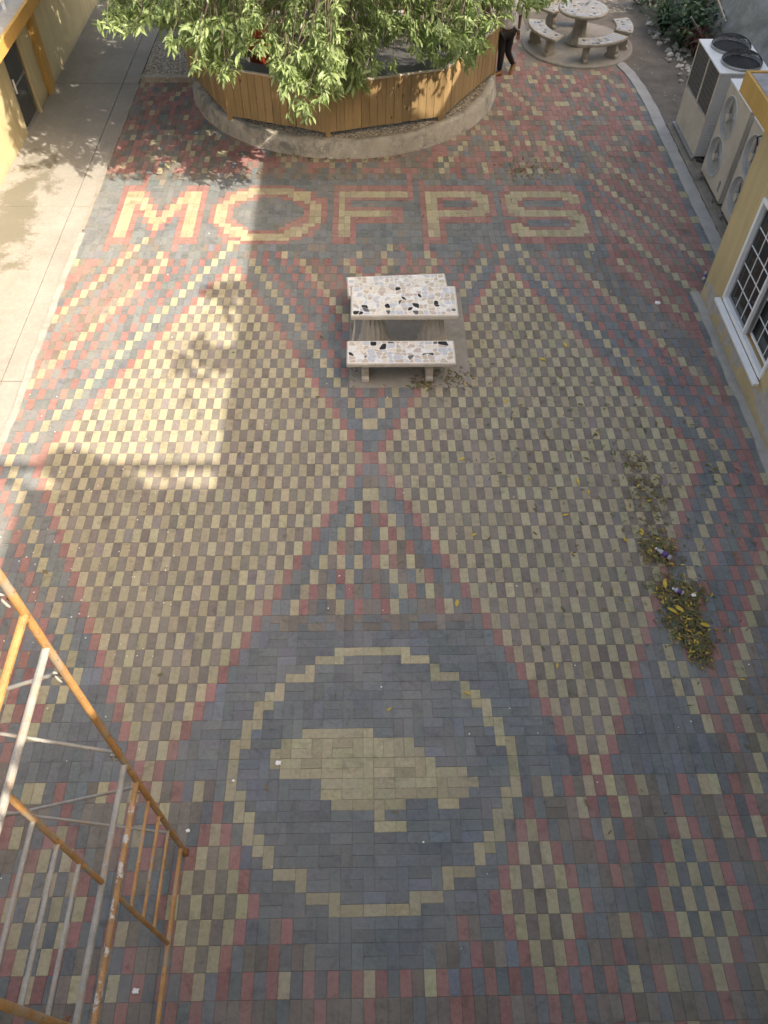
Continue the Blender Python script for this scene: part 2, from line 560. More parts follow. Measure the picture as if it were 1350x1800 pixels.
LET = parse([
    # M
    (hh(0, 1), 'R-43:-40 R-32:-29'), (hh(2, 3), 'R-43 Y-42:-40 R-39 R-33 Y-32:-30 R-29'),
    (hh(4, 5), 'R-43 Y-42:-39 R-38 R-34 Y-33:-30 R-29'), (hh(6, 7), 'R-43 Y-42:-41 R-40 Y-39:-38 R-37 R-35 Y-34:-33 R-32 Y-31:-30 R-29'),
    (hh(8, 9), 'R-43 Y-42:-41 R-40:-39 Y-38:-37 R-36 Y-35:-34 R-33:-32 Y-31:-30 R-29'),
    (hh(10, 11), 'R-43 Y-42:-41 R-40 R-38 Y-37:-35 R-34 R-32 Y-31:-30 R-29'),
    (hh(12, 13), 'R-43 Y-42:-41 R-40 R-37 Y-36 R-35 R-32 Y-31:-30 R-29'),
    (hh(14, 15), 'R-43 Y-42:-41 R-40 R-36 R-32 Y-31:-30 R-29'), (hh(16, 17), 'R-43:-40 Y-37 N-36 R-32:-29'),
    # O
    (hh(0), 'R-21:-14'), (hh(1), 'R-23:-22 Y-21:-14 R-13:-12'), (hh(2), 'R-25:-24 Y-23:-11 R-10'),
    (hh(3), 'R-25 Y-24:-21 R-20:-15 Y-14:-11 R-10'), (hh(4), 'R-26:-25 Y-24:-22 R-21:-20 R-15:-14 Y-13:-11 R-10:-8'),
    (hh(5), 'R-26 Y-25:-24 R-23:-22 R-13:-12 Y-11:-10 R-9:-8'), (hh(6), 'R-27 Y-26:-25 R-24:-23 R-12:-11 Y-10:-9 R-8'),
    (hh(7, 8, 9), 'R-27 Y-26:-25 R-24 R-11 Y-10:-9 R-8'), (hh(10), 'R-27 Y-26:-25 R-24 R-12:-11 Y-10:-9 R-8'),
    (hh(11), 'R-27 Y-26:-25 R-24:-23 R-13:-11 Y-10:-9 R-8'), (hh(12), 'R-26 Y-25:-24 R-23:-22 R-14:-12 Y-11:-10 R-9'),
    (hh(13), 'R-25 Y-24:-22 R-21 R-15:-14 Y-13:-11 R-10:-9'), (hh(14), 'R-25 Y-24:-21 R-20:-15 Y-14:-11 R-10'),
    (hh(15), 'R-25:-24 Y-23:-12 R-11:-10'), (hh(16), 'R-24:-22 Y-21:-14 R-13:-12'), (hh(17), 'R-24 Y-23:-22 R-21:-14'),
    # F
    (hh(0, 1), 'R-6:7'), (hh(2, 3), 'R-6 Y-5:6 R7'), (hh(4), 'R-6 Y-5 R-4:7'), (hh(5, 6), 'R-6 Y-5 R-4'), (hh(7), 'R-6 Y-5 R-4:5'),
    (hh(8, 9), 'R-6 Y-5:3 R4:5'), (hh(10, 11), 'R-6 Y-5:-4 R-3:5'), (hh(12, 13, 14, 15), 'R-6 Y-5:-4 R-3'), (hh(16, 17), 'R-6:-3'),
    # P
    (hh(0, 1), 'R9:20'), (hh(2), 'R9 Y10:19 R20:21'), (hh(3), 'R9 Y10:20 R21'), (hh(4), 'R9 Y10:11 R12:17 Y18:20 R21'),
    (hh(5, 6), 'R9 Y10:11 R12 R18 Y19:20 R21'), (hh(7), 'R9 Y10:11 R12:17 Y18:20 R21'), (hh(8), 'R9 Y10:20 R21'),
    (hh(9), 'R9 Y10:19 R20:21'), (hh(10, 11), 'R9 Y10:11 R12:20'), (hh(12, 13, 14, 15), 'R9 Y10:11 R12'), (hh(16, 17), 'R9:12'),
    # S
    (hh(0, 1), 'R24:36'), (hh(2), 'R23:24 Y25:35 R36:37'), (hh(3), 'R23 Y24:36 R37'), (hh(4), 'R23 Y24:26 R27:33 Y34:36 R37'),
    (hh(5), 'R23 Y24:25 R26 R34 Y35:36 R37'), (hh(6), 'R23 Y24:25 R26 R34:36'), (hh(7), 'R23 Y24:26 R27:36'),
    (hh(8), 'R23 Y24:35 R36:37'), (hh(9), 'R23:24 Y25:36 R37'), (hh(10), 'R25:33 Y34:36 R37'), (hh(11), 'R23:26 R34 Y35:36 R37'),
    (hh(12), 'R23 Y24:25 R26 R34 Y35:36 R37'), (hh(13), 'R23 Y24:26 R27:33 Y34:36 R37'), (hh(14), 'R23 Y24:36 R37'),
    (hh(15), 'R23:24 Y25:35 R36:37'), (hh(16, 17), 'R24:37'),
    ([-70, -69], 'N-20 N-18:-17 B-15 N-12'), ([-68, -67], 'R-40 N-38 R7 N-3 N2 R16 R21 B18 Y40 R42'),
    ([-66, -65], 'R-40 N-37 R7 R9 R23 R30 N12 N25 Y41'),
    ([-46, -45], 'R9 R-43 N-40 Y-38 R-39 Y-23 R-25 N-19 N-27 Y3 R5 Y22 Y24 R29 Y36 R18 R20 N-10 N-8 R-32'),
    ([-44, -43], 'Y9 R10 Y-39 R-40 N-38 R-33 Y-34 R-26 Y-24 N-20 R-19 Y-14 R-15 R-17 Y-2 Y2 R6 R17 R19 Y21 Y25 R28 Y35 R39'),
])

# ring and island emblem (half rows counted from v = 0)
RING = parse([
    ([28], 'Y-4:3'), ([29], 'Y-6:-4 Y3:5'), ([30], 'Y-7 Y6'), ([31], 'Y-9:-7 Y6:8'), ([32], 'Y-10 Y9'), ([33], 'Y-11:-10 Y9:10'),
    ([34], 'Y-12:-11 Y10:11'), ([35], 'Y-12 Y11'), ([36], 'Y-13:-12 Y11:12'), ([37], 'Y-13 Y12'), ([38], 'Y-14:-13 Y12:13'),
    ([39, 40, 41, 42], 'Y-14 Y13'), ([43], 'Y-14:-13 Y12:13'), ([44], 'Y-13 Y12'), ([45], 'Y-13:-12 Y11:12'), ([46], 'Y-12 Y11'),
    ([47], 'Y-12:-11 Y10:11'), ([48], 'Y-11:-10 Y9:10'), ([49], 'Y-10 Y9'), ([50], 'Y-9:-7 Y6:8'), ([51], 'Y-7 Y6'),
    ([52], 'Y-6:-4 Y3:5'), ([53], 'Y-4:3'),
    ([37], 'Y-7:-1'), ([38], 'Y-9:3'), ([39], 'Y-10:4'), ([40], 'Y-10:5'), ([41], 'Y-9:8'), ([42], 'Y-5:9'), ([43], 'Y-5:8'),
    ([44], 'Y-4:2 Y6:7'), ([45], 'Y0'), ([46], 'Y0:2'),
])
TRI = {}
for v, s in {1: 'RBBR', 2: 'RBNNBR', 3: 'RBBYYBBR', 4: 'RBBYNRYBBR', 5: 'RBBYRBNRYBBR', 6: 'RBBYNYNBYRYBBR', 7: 'RBBYRNBRNRYNRBBR',
             8: 'RBBYNYBYBRYRNYNBBR', 9: 'RBBYNBRYBNNBYNBYRBBR', 10: 'RBBYRNYBRNBRNBYRBYNBBR', 11: 'RBBYRNBNYBRNNRYBBNNRYBBR'}.items():
    for i, ch in enumerate(s):
        TRI[(i - v - 1, v)] = ch
STRIP = parse([([24], 'N-11:-8 B-7:-6 N-5:-2 B-1:0 N1:4 B5:6 N7:10'), ([25], 'N-10:-9 N-7:-6 N-4:-3 N-1:0 N2:3 N5:7')])
ROWS = {21: (14, 'BNYBRNYRYNRYNBBRBYYBRNYBRNYB'), 22: (13, 'BRBNNNYRBRYNNNBRBNNNRBRNRBYNR'), 23: (12, 'BRYRBNNRBYBRNNBRYRBNYRBYRNBYR'),
        24: (11, 'BRYNYRBNNRBRNNBRYBYRBNNRBNYRB'), 25: (9, 'BBRYNYNYRBBNRNBBRYBYBYRBBNRBNYNB'), 26: (9, 'BRYNYNYNYRBBBBBRYBYBYBYRBBBBRYNB'),
        27: (5, 'BBRNBBRYNYNYRBBNYRBBRYBYBYRBBNRYB'), 28: (5, 'NNBRNNBRYNYRBNNRBNNNBRYBYRBNNRYBN')}
R29L = 'YBRBRBRYBRBRBRY'      # c = -15 .. -1
R29R = 'RBRNYRBRBRBRBRYRBRBRBYBRYNBRYRBNYRB'
R30L = 'BNNRNNBNNRNNNR'       # c = -14 .. -1
R30R = 'NNNBNNRRNNRNNBRBRBNNRNNBNNNBRNBNNR'
for v, (c0, s) in ROWS.items():
    assert c0 >= 0
RB = random.Random(3)


def mirror(c):
    return -1 - c


def colour(c, h):
    v = h // 2
    k = abs(v)
    # letters and the blue field behind them
    if (c, h) in LET:
        return LET[(c, h)]
    if -32 <= v <= -24 and c <= 38:
        return 'N' if (c * 7 + v * 13) % 29 == 0 and c > -6 else 'B'
    if v in (-33, -34) and c <= 38:
        return 'BBNBBRBBNBBBRNB'[(c * 5 + v * 3) % 15]
    if v in (-23, -22) and c <= 38:
        return 'N' if (c * 11 + v * 7) % 13 == 0 else 'B'
    # emblem
    if (c, h) in RING:
        return 'Y'
    if v in (0,):
        if c in (-1, 0, -42): return 'R'
    if v == 12 and -12 <= c <= 11:
        return STRIP.get((c, h), 'B')
    if 1 <= v <= 11 and -v - 1 <= c <= v:
        return TRI[(c, v)]
    cm = c if c >= 0 else mirror(c)
    if v in ROWS:
        c0, s = ROWS[v]
        if cm < c0: return 'B'
        if cm - c0 < len(s): return s[cm - c0]
        return 'NRBYNRB'[(c * 3 + v) % 7]
    if v == 29:
        if -15 <= c < 0: return R29L[c + 15]
        if 0 <= cm < len(R29R): return R29R[cm]
        return 'RBNY'[c % 4]
    if v == 30:
        if -14 <= c < 0: return R30L[c + 14]
        if 0 <= cm < len(R30R): return R30R[cm]
        return 'NNRB'[c % 4]
    if v > 30:
        return 'NRNBNNRNYB'[(c * 7 + v * 3) % 10]
    if k <= 20:
        for le, re in ((-43 + k, -1 - k), (k, 42 - k)):
            if le <= c <= re:
                if c in (le, re): return 'R'
                return 'Y' if (c - le) % 2 else 'P'
    dl = abs(c + 22) + k - 21
    dr = abs(c - 21) + k - 21
    d = min(dl, dr)
    if d < 0: d = 0
    if v >= 12 and -22 <= c <= 21:
        return 'B'
    if v >= 15:
        if v == 15 and d == 5: return 'Y'
        t = {16: (4, 'YBY'), 17: (6, 'Y'), 18: (8, 'YRBRYNR'), 19: (10, 'NRBNYB'), 20: (12, 'NNYBRNYR')}.get(v)
        if t:
            if 1 <= d <= t[0]: return 'B'
            if d - t[0] - 1 < len(t[1]): return t[1][d - t[0] - 1]
    if c >= 48 and v >= -16:
        return 'R' if c == 48 else ('Y' if v % 4 == 2 else 'B')
    if c >= 54 and v < -16:
        return 'R' if c == 54 else ('Y' if v % 4 == 1 else 'B')
    if v < -34:
        e = (abs(c - 21) + k) if c > -5 else (abs(c + 22) + k)
        rv = random.Random(c * 977 + v * 131).random()
        if e % 8 == 3 and rv < .62: return 'Y'
        rv = random.Random(c * 577 + v * 331 + 5).random()
        return 'Y' if rv < .07 else 'B' if rv < .18 else 'N' if rv < .5 else 'R'
    sq = SEQR if c > 21 else SEQ
    return sq[d % len(sq)]


def blocked(x, y):
    if (x + .45) ** 2 + (y - 10.45) ** 2 < 3.02 ** 2: return True
    if (x - 4.75) ** 2 + (y - 12.4) ** 2 < 1.18 ** 2: return True
    if -.29 < x < 1.41 and 1.18 < y < 3.30: return True
    if y > 3.22 and x > 5.65: return True
    if y <= 3.22 and x > 4.98: return True
    if y > 11.3 and (x > 3.45 or x < 2.2): return True
    if y > 10.6 and x > 3.45 and (x - 4.75) ** 2 + (y - 12.4) ** 2 < 1.25 ** 2: return True
    if y > 10.35 and x < -3: return True
    if x > 5.3 and y > 11.05: return True
    return False


pieces = []        # (x, y, horizontal, square, colour)
for v in range(-74, 34):
    free = set()
    for c in range(-47, 57):
        free |= {(c, 2 * v), (c, 2 * v + 1)}
    mixz = 12 <= v <= 28
    letz = -33 <= v <= -24
    for c in range(-47, 57):
        a, b = (c, 2 * v), (c, 2 * v + 1)
        ca, cb = colour(*a), colour(*b)
        if a in free and b in free and ca == cb:
            na, nb = (c + 1, 2 * v), (c + 1, 2 * v + 1)
            nxt = na in free and nb in free and colour(*na) == ca and colour(*nb) == ca
            inside = mixz and (c + .5) ** 2 + ((v - 19.75) * 2) ** 2 < 15.0 ** 2 * 1.35
            if nxt and c + 1 < 57 and ((inside and RB.random() < .55) or (letz and RB.random() < .12)):
                pieces += [(c + 1, 2 * v + .5, 'H', ca), (c + 1, 2 * v + 1.5, 'H', ca)]
                free -= {a, b, na, nb}
            else:
                pieces.append((c + .5, 2 * v + 1, 'V', ca))
                free -= {a, b}
            continue
        for cell, cc in ((a, ca), (b, cb)):
            if cell not in free: continue
            nb_ = (c + 1, cell[1])
            oth = (c + 1, cell[1] ^ 1)
            if nb_ in free and colour(*nb_) == cc and colour(*oth) != cc:
                pieces.append((c + 1, cell[1] + .5, 'H', cc))
                free -= {cell, nb_}
            else:
                pieces.append((c + .5, cell[1] + .5, 'Q', cc))
                free.discard(cell)

J, CH = .0011, .0024


def paver_geo(hx, hy):
    a, b = hx - J, hy - J
    vs = [(-a, -b, -.012), (a, -b, -.012), (a, b, -.012), (-a, b, -.012),
          (-a, -b, -CH * .8), (a, -b, -CH * .8), (a, b, -CH * .8), (-a, b, -CH * .8),
          (-a + CH, -b + CH, 0), (a - CH, -b + CH, 0), (a - CH, b - CH, 0), (-a + CH, b - CH, 0)]
    fs = [(8, 9, 10, 11)]
    for i in range(4):
        j = (i + 1) % 4
        fs += [(i, j, j + 4, i + 4), (i + 4, j + 4, j + 8, i + 8)]
    return vs, fs


GEO = {'V': paver_geo(.05, .1), 'H': paver_geo(.1, .05), 'Q': paver_geo(.05, .05)}
PM = {}
for k, (vs, fs) in GEO.items():
    me = bpy.data.meshes.new('paver')
    me.from_pydata(vs, [], fs)
    me.materials.append(M['pav_o'])
    PM[k] = me
cand = []
for p in pieces:
    x, y = p[0] * .1, -p[1] * .1
    if blocked(x, y): continue
    px, py, dp = pix((x, y, 0))
    area = 0
    if -5 < px < 1355 and -5 < py < 1805:
        dv = CAM_LOC - Vector((x, y, 0))
        area = dv.z / dv.length ** 3 * (2 if p[2] != 'Q' else 1)
        area *= (dv.length / dp) ** 3
    # what stands in front of the paver
    cand.append((area, x, y, p[2], p[3]))
cand.sort(key=lambda t: -t[0])
field = MB()
for i, (area, x, y, kd, cc) in enumerate(cand):
    br = rnd.uniform(.84, 1.13)
    base = PCOL[cc]
    col = tuple(min(1, b * br * rnd.uniform(.965, 1.035)) for b in base)
    if cc in 'BP' and rnd.random() < .07:
        col = (col[0] * 1.05, col[1] * 1.06, col[2] * 1.16)
    if cc == 'N' and rnd.random() < .3:
        col = tuple(b * 1.16 for b in col)
    e = Euler((rnd.gauss(0, .008), rnd.gauss(0, .010), rnd.gauss(0, .008)))
    loc = Vector((x + rnd.gauss(0, .0007), y + rnd.gauss(0, .0007), .005 + rnd.gauss(0, .0012)))
    if i < 300:
        o = bpy.data.objects.new('paver', PM[kd])
        C.objects.link(o)
        o.parent = bed
        o.location = loc
        o.rotation_euler = e
        o.color = (*col, 1)
    else:
        mt = Matrix.Translation(loc) @ e.to_matrix().to_4x4()
        vs, fs = GEO[kd]
        field.add([mt @ Vector(q) for q in vs], fs, col)
tag(field.build('paver_field', M['pav_f'], bed), kind='stuff')

# mortar fillets and strips round the paving
def ribbon(pts, w0, w1, z, mat, name, jit=.006, h=.0):
    m = MB()
    n = 0
    L_, R_ = [], []
    for i in range(len(pts) - 1):
        a, b = Vector((*pts[i], 0)), Vector((*pts[i + 1], 0))
        st = max(1, int((b - a).length / .12))
        d = (b - a).normalized()
        nn = Vector((-d.y, d.x, 0))
        for k in range(st + (i == len(pts) - 2)):
            p = a + (b - a) * k / st
            wv = 1 + .35 * math.sin(len(L_) * .31 + 1.3) * math.sin(len(L_) * .083) + .12 * math.sin(len(L_) * 1.13)
            if jit > .007: wv = 1
            L_.append(p + nn * (w0 * wv + rnd.uniform(-jit, jit)) + Vector((0, 0, z + rnd.uniform(0, .006))))
            R_.append(p - nn * (w1 * (2 - wv) + rnd.uniform(-jit, jit)) + Vector((0, 0, z + rnd.uniform(0, .006))))
    n = len(L_)
    vs = L_ + R_ + [Vector((p.x, p.y, -.02)) for p in L_] + [Vector((p.x, p.y, -.02)) for p in R_]
    fs = [(n + i, n + i + 1, i + 1, i) for i in range(n - 1)] + [(i, i + 1, 2 * n + i + 1, 2 * n + i) for i in range(n - 1)] + [(n + i + 1, n + i, 3 * n + i, 3 * n + i + 1) for i in range(n - 1)]
    return struct(m.add(vs, fs).build(name, mat))


ribbon([(-4.73, -6.5), (-4.72, -.2), (-4.73, 4.9)], .05, .045, .022, M['mortar_l'], 'mortar_strip')
ribbon([(-4.73, 5.0), (-4.73, 10.3)], .03, .03, .016, M['slab'], 'gutter_edge')
ribbon([(5.74, 3.3), (5.74, 9.4), (5.70, 10.2), (5.62, 10.9), (5.50, 11.35), (5.28, 11.52), (5.02, 11.42)], .11, .11, .02, M['kerb'], 'kerb_strip', .008)
ribbon([(5.05, -7.0), (5.05, 3.28)], .07, .06, .028, M['mortar'], 'mortar_strip')
ribbon([(5.12, 3.25), (5.7, 3.25)], .05, .05, .02, M['mortar'], 'mortar_strip')

# concrete pad under the air conditioners
struct(MB().box(5.86, 8.2, 3.3, 8.62, -.05, .055).build('equipment_pad', M['pad'], bevel=.012))
struct(MB().box(6.0, 7.9, 3.3, 8.5, .05, .075).build('equipment_pad', M['pad']))
# pebbled step on the left of the planter
peb = struct(MB().box(-4.66, -3.3, 10.52, 12.2, -.02, .10).build('pebble_step', M['pebble']))
struct(MB().box(-4.68, -3.3, 10.40, 10.52, -.02, .115).build('pebble_step_edge', M['planter'], bevel=.01))

# ------------------------------------------------------------------ buildings
# --- right, ground floor with the big window
br = thing('yellow_building', (5.1, 0, 0), 'mustard yellow rendered building with a white gridded window and cement patches at its foot', 'building')
wy0, wy1, wz0, wz1 = .78, 2.50, .50, 2.05
wl = MB()
wl.box(5.10, 5.30, wy1, 3.20, 0, 2.72)
wl.box(5.10, 5.30, -9.0, wy0, 0, 2.72)
wl.box(5.10, 5.30, wy0, wy1, 0, wz0)
wl.box(5.10, 5.30, wy0, wy1, wz1, 2.72)
wl.box(5.30, 9.0, 3.0, 3.20, 0, 2.72)
wl.build('wall', M['ywall'], br)
MB().box(5.32, 9.0, -9, 2.98, .02, .04).build('floor', M['slab'], br)
rf = MB().box(4.98, 9.2, -9.2, 3.92, 2.74, 2.96).build('roof', M['roof'], br)
fa = MB()
fa.box(4.94, 4.98, -9.2, 3.96, 2.72, 2.98)
fa.box(4.98, 9.2, 3.92, 3.96, 2.72, 2.98)
fa.build('fascia', M['orange'], rf)
MB().box(5.0, 9.2, -9.2, 3.90, 2.961, 2.968).build('roof_covering', M['roof'], rf)
win = MB()
f_ = .05
win.box(5.07, 5.14, wy0 - .01, wy0 + f_, wz0, wz1)
win.box(5.07, 5.14, wy1 - f_, wy1 + .01, wz0, wz1)
win.box(5.07, 5.14, wy0 + f_, wy1 - f_, wz0 - .01, wz0 + f_)
win.box(5.07, 5.14, wy0 + f_, wy1 - f_, wz1 - f_, wz1 + .01)
wn = win.build('window', M['white'], br, bevel=.006)
MB().box(4.985, 5.072, wy0 - .06, wy1 + .04, wz0 - .065, wz0 - .02).build('sill', M['white'], wn, bevel=.008)
ym = (wy0 + wy1) / 2
for k, (a, b, xx) in enumerate(((ym - .03, wy1 - f_, 5.13), (wy0 + f_, ym + .03, 5.19))):
    sa = MB()
    t = .042
    sa.box(xx, xx + .03, a, a + t, wz0 + f_, wz1 - f_)
    sa.box(xx, xx + .03, b - t, b, wz0 + f_, wz1 - f_)
    sa.box(xx, xx + .03, a + t, b - t, wz0 + f_, wz0 + f_ + t)
    sa.box(xx, xx + .03, a + t, b - t, wz1 - f_ - t, wz1 - f_)
    so = sa.build('sash', M['alu'] if k == 0 else M['white'], wn)
    nz, ny = 5, 3
    for i in range(1, nz):
        z = wz0 + f_ + t + (wz1 - wz0 - 2 * f_ - 2 * t) * i / nz
        MB().box(xx + .004, xx + .012, a + t, b - t, z - .007, z + .007).build('glazing_bar', M['white'], wn)
    for i in range(1, ny):
        y = a + t + (b - a - 2 * t) * i / ny
        MB().box(xx + .002, xx + .010, y - .007, y + .007, wz0 + f_ + t, wz1 - f_ - t).build('glazing_bar', M['white'], wn)
    MB().box(xx + .013, xx + .017, a + t, b - t, wz0 + f_ + t, wz1 - f_ - t).build('pane', M['glass'], wn)
MB().box(5.075, 5.13, ym - .03, ym + .012, wz0 + f_, wz1 - f_).build('meeting_stile', M['white'], wn, bevel=.006)

# --- upper storeys that throw the courtyard into shade (out of the frame)
up = thing('yellow_building', (6, -2, 2.97), 'upper storeys of the yellow building set back above its flat roof', 'building')
ub = MB().box(6.14, 15, -6.6, 3.05, 2.97, 9.25)
ub.build('wall', M['cream'], up)
MB().box(6.06, 15.1, -6.66, 3.15, 9.25, 9.41).build('roof', M['orange'], up)
for zz in (3.9, 6.6):
    for i in range(4):
        y = -6.0 + i * 1.95
        MB().box(6.09, 6.16, y, y + 1.2, zz, zz + 1.3).build('window', M['glass2'], up)
tw = thing('shade_tower', (5.1, -9, 0), 'unseen taller end of the yellow building, shaped to shade the near paving, roof railing on top', 'building')
MB().box(5.24, 15, -14, -6.66, 0, 10.8).build('wall', M['cream'], tw)  # unseen block, sized so its roof shadow bounds the sunlit patch
MB().box(5.1, 15.1, -14.1, -6.62, 10.8, 11.0).build('roof', M['orange'], tw)
rl = MB()
rl.box(5.1, 12, -6.68, -6.62, 11.62, 11.78)
for i in range(8):
    rl.box(5.12 + i, 5.17 + i, -6.67, -6.63, 11.0, 11.62)
rl.build('railing', M['white'], tw)
tk = MB().lathe([(.25, 11.0), (.31, 11.05), (.31, 11.9), (.24, 12.05), (.1, 12.12)], 6.35, -6.75, 20)  # tank shape added to drop a rounded shadow on the paving
tag(tk.build('shadow_tank', M['dark'], None, (6.35, -6.75, 11.0), True), 'unseen rounded tank added on the tower roof to cast a shadow', 'shadow caster')
nb = thing('shade_block', (8.3, 5, 0), 'unseen plain cream block added beyond the air conditioners to shade the ground there', 'building')
MB().box(8.75, 16, 2.2, 9.0, 0, 8.5).build('wall', M['cream'], nb)  # block added out of view so its shadow covers the right-hand ground
MB().box(8.3, 16.1, 2.1, 9.5, 8.5, 8.66).build('roof', M['orange'], nb)
for i in range(3):
    MB().box(8.7, 8.78, 2.9 + i * 2, 4.1 + i * 2, 4.2, 5.6).build('window', M['glass2'], nb)
cb = thing('balcony_building', (0, -8, 0), 'building with the balcony the courtyard is seen from', 'building')
MB().box(-12, 5.0, -14, -7.6, 0, 6.0).build('wall', M['cream'], cb)
MB().box(-12, 5.0, -14, -7.1, 6.0, 6.15).build('balcony_floor', M['slab'], cb)
bal = MB()
bal.box(-12, 5.0, -7.18, -7.12, 6.95, 7.02)
for i in range(85):
    bal.box(-11.9 + i * .2, -11.87 + i * .2, -7.165, -7.135, 6.15, 6.95)
bal.build('railing', M['white'], cb)

# --- left building
lb = thing('long_yellow_building', (-6.45, 8, 0), 'pale yellow building on the left with orange edged canopy, glass door and white railing', 'building')
dy0, dy1 = 8.24, 9.06
lw = MB()
lw.box(-6.75, -6.45, -8.0, dy0, 0, 2.02)
lw.box(-6.75, -6.45, dy1, 16, 0, 2.02)
lw.box(-6.75, -6.45, dy0, dy1, 1.75, 2.02)
lw.box(-9.5, -6.75, 15.7, 16.0, 0, 2.02)
lw.build('wall', M['ywall2'], lb)
MB().box(-6.46, -6.36, 9.82, 10.12, .012, 2.02).build('pilaster', M['orange'], lb)
MB().box(-6.46, -6.40, dy1, dy1 + .10, .012, 2.02).build('door_jamb', M['ywall2'], lb)
dr = MB().box(-6.52, -6.462, dy0, dy1, .02, 1.75).build('door', M['alu'], lb)
MB().box(-6.461, -6.455, dy0 + .06, dy1 - .06, .10, .78).build('pane', M['glass2'], dr)
MB().box(-6.461, -6.455, dy0 + .06, dy1 - .06, .83, 1.68).build('pane', M['glass2'], dr)
MB().box(-6.455, -6.43, dy0 + .08, dy0 + .11, .7, .95).build('handle', M['white'], dr)
cn = MB().box(-9.5, -5.84, -8.0, 16, 2.02, 2.15).build('canopy', M['mortar'], lb)
MB().box(-5.84, -5.78, -8.0, 16, 1.98, 2.19).build('canopy_edge', M['orange'], cn)
rr = MB()
rr.box(-6.13, -6.09, -8, 12, 2.28, 2.32)
rr.box(-6.13, -6.09, -8, 12, 2.95, 2.99)
rw = rr.build('railing', M['white'], lb)
bm_ = bpy.data.meshes.new('baluster')
q = MB().box(-.014, .014, -.014, .014, 0, .64)
bm_.from_pydata(q.v, [], q.f)
bm_.materials.append(M['white'])
for i in range(28):
    y = 5.2 + i * .13
    o = bpy.data.objects.new('baluster', bm_)
    C.objects.link(o)
    o.parent = rw
    o.location = Vector((-6.11, y, 2.315)) - root_loc(rw)
for y in (5.0, 6.6, 8.2, 9.8):
    MB().box(-6.135, -6.085, y - .025, y + .025, 2.15, 3.0).build('rail_post', M['white'], rw)

# ------------------------------------------------------------------ round planter with plank fence
PCX, PCY = -.45, 10.45
pl = thing('round_planter', (PCX, PCY, 0), 'round rendered planter kerb with a pebbled top below the plank fence', 'planter')
prof = [(3.16, -.02), (3.13, .05), (3.10, .27), (3.07, .30)]
k_ = MB()
n = 96
for r, z in prof + [(2.94, .302), (2.93, .28)]:
    for i in range(n):
        a = 2 * math.pi * i / n
        k_.v.append(Vector((PCX + (r + .012 * math.sin(i * 1.7) * (z < .2)) * math.cos(a), PCY + r * math.sin(a), z + .006 * math.sin(i * 2.3))))
for j in range(5):
    for i in range(n):
        a, b = j * n + i, j * n + (i + 1) % n
        k_.f.append((a, b, b + n, a + n))
k_.build('kerb', M['planter'], pl, smooth=True)
MB().lathe([(2.94, .1), (2.94, .285)], PCX, PCY, 64).build('pebble_top', M['pebble'], pl)
MB().lathe([(2.42, .27), (2.42, .31)], PCX, PCY + .1, 48).build('deck', M['ledge'], pl)

fe = thing('plank_fence', (PCX, PCY, .29), 'many-sided fence of upright brown stained planks standing on the round planter', 'fence')
FV = [(-.72, 7.60), (1.38, 8.22), (2.56, 10.12), (2.35, 12.2), (.9, 13.2), (-1.9, 13.2), (-3.40, 12.2), (-3.52, 10.05), (-2.57, 8.24)]
ledge_out, ledge_in = [], []
for i in range(len(FV)):
    a, b = Vector((*FV[i], 0)), Vector((*FV[(i + 1) % len(FV)], 0))
    d = (b - a)
    ln = d.length
    d.normalize()
    nn = Vector((d.y, -d.x, 0))
    np_ = round(ln / .155)
    pw = ln / np_
    za, zb = .37, 1.20
    for k in range(np_):
        p = a + d * (k + .5) * pw
        j = rnd.uniform(-.004, .004)
        ang = math.atan2(d.y, d.x)
        mt = Matrix.Translation(p + nn * (.03 + j)) @ Matrix.Rotation(ang, 4, 'Z')
        m = MB().box(-pw / 2 + .004, pw / 2 - .004, -.011, .011, za + rnd.uniform(-.006, .006), zb, mt)
        o = m.build('plank', M['plank'], fe)
        o.location = p - root_loc(fe)
        for vtx in o.data.vertices:
            vtx.co -= (p - root_loc(fe))
    MB().bar(a + nn * .03 + Vector((0, 0, zb + .012)), b + nn * .03 + Vector((0, 0, zb + .012)), .05, .024).build('cap_rail', M['captrim'], fe)
    MB().bar(a - nn * .02 + Vector((0, 0, .55)), b - nn * .02 + Vector((0, 0, .55)), .05, .08).build('rail', M['post'], fe)
    top = 2.3 if i in (2, 7) else 1.21
    MB().box(a.x - .045, a.x + .045, a.y - .045, a.y + .045, .29, top).build('post', M['post'], fe)
    c0 = Vector((PCX, PCY, 0))
    ledge_out.append(a + (c0 - a) * .03)
    ledge_in.append(a + (c0 - a) * .19)
lg = MB()
n = len(FV)
vs = [p + Vector((0, 0, 1.13)) for p in ledge_out] + [p + Vector((0, 0, 1.13)) for p in ledge_in] + [p + Vector((0, 0, 1.08)) for p in ledge_out] + [p + Vector((0, 0, 1.08)) for p in ledge_in]
fs = []
for i in range(n):
    j = (i + 1) % n
    fs += [(i, j, n + j, n + i), (2 * n + j, 2 * n + i, 3 * n + i, 3 * n + j), (n + i, n + j, 3 * n + j, 3 * n + i)]
lg.add(vs, fs).build('counter', M['ledge'], fe)

pot = MB().lathe([(.15, .29), (.19, .32), (.22, 1.1), (.235, 1.42), (.21, 1.45), (.20, 1.3)], -2.05, 9.55, 20)
tag(pot.build('plastic_barrel', M['red'], None, (-2.05, 9.55, .29), True), 'red plastic barrel inside the plank fence, half hidden by leaves', 'barrel')
cr = MB().lathe([(.5, .29), (.5, .62)], PCX, PCY + .1, 28)
tag(cr.build('tree_ring', M['slab'], None, (PCX, PCY + .1, .29)), 'low concrete ring round the foot of the tree', 'tree ring')

# ------------------------------------------------------------------ picnic table and benches
ps = struct(MB().box(-.285, 1.405, 1.185, 3.295, -.02, .012).build('table_slab', M['slab'], bevel=.006))


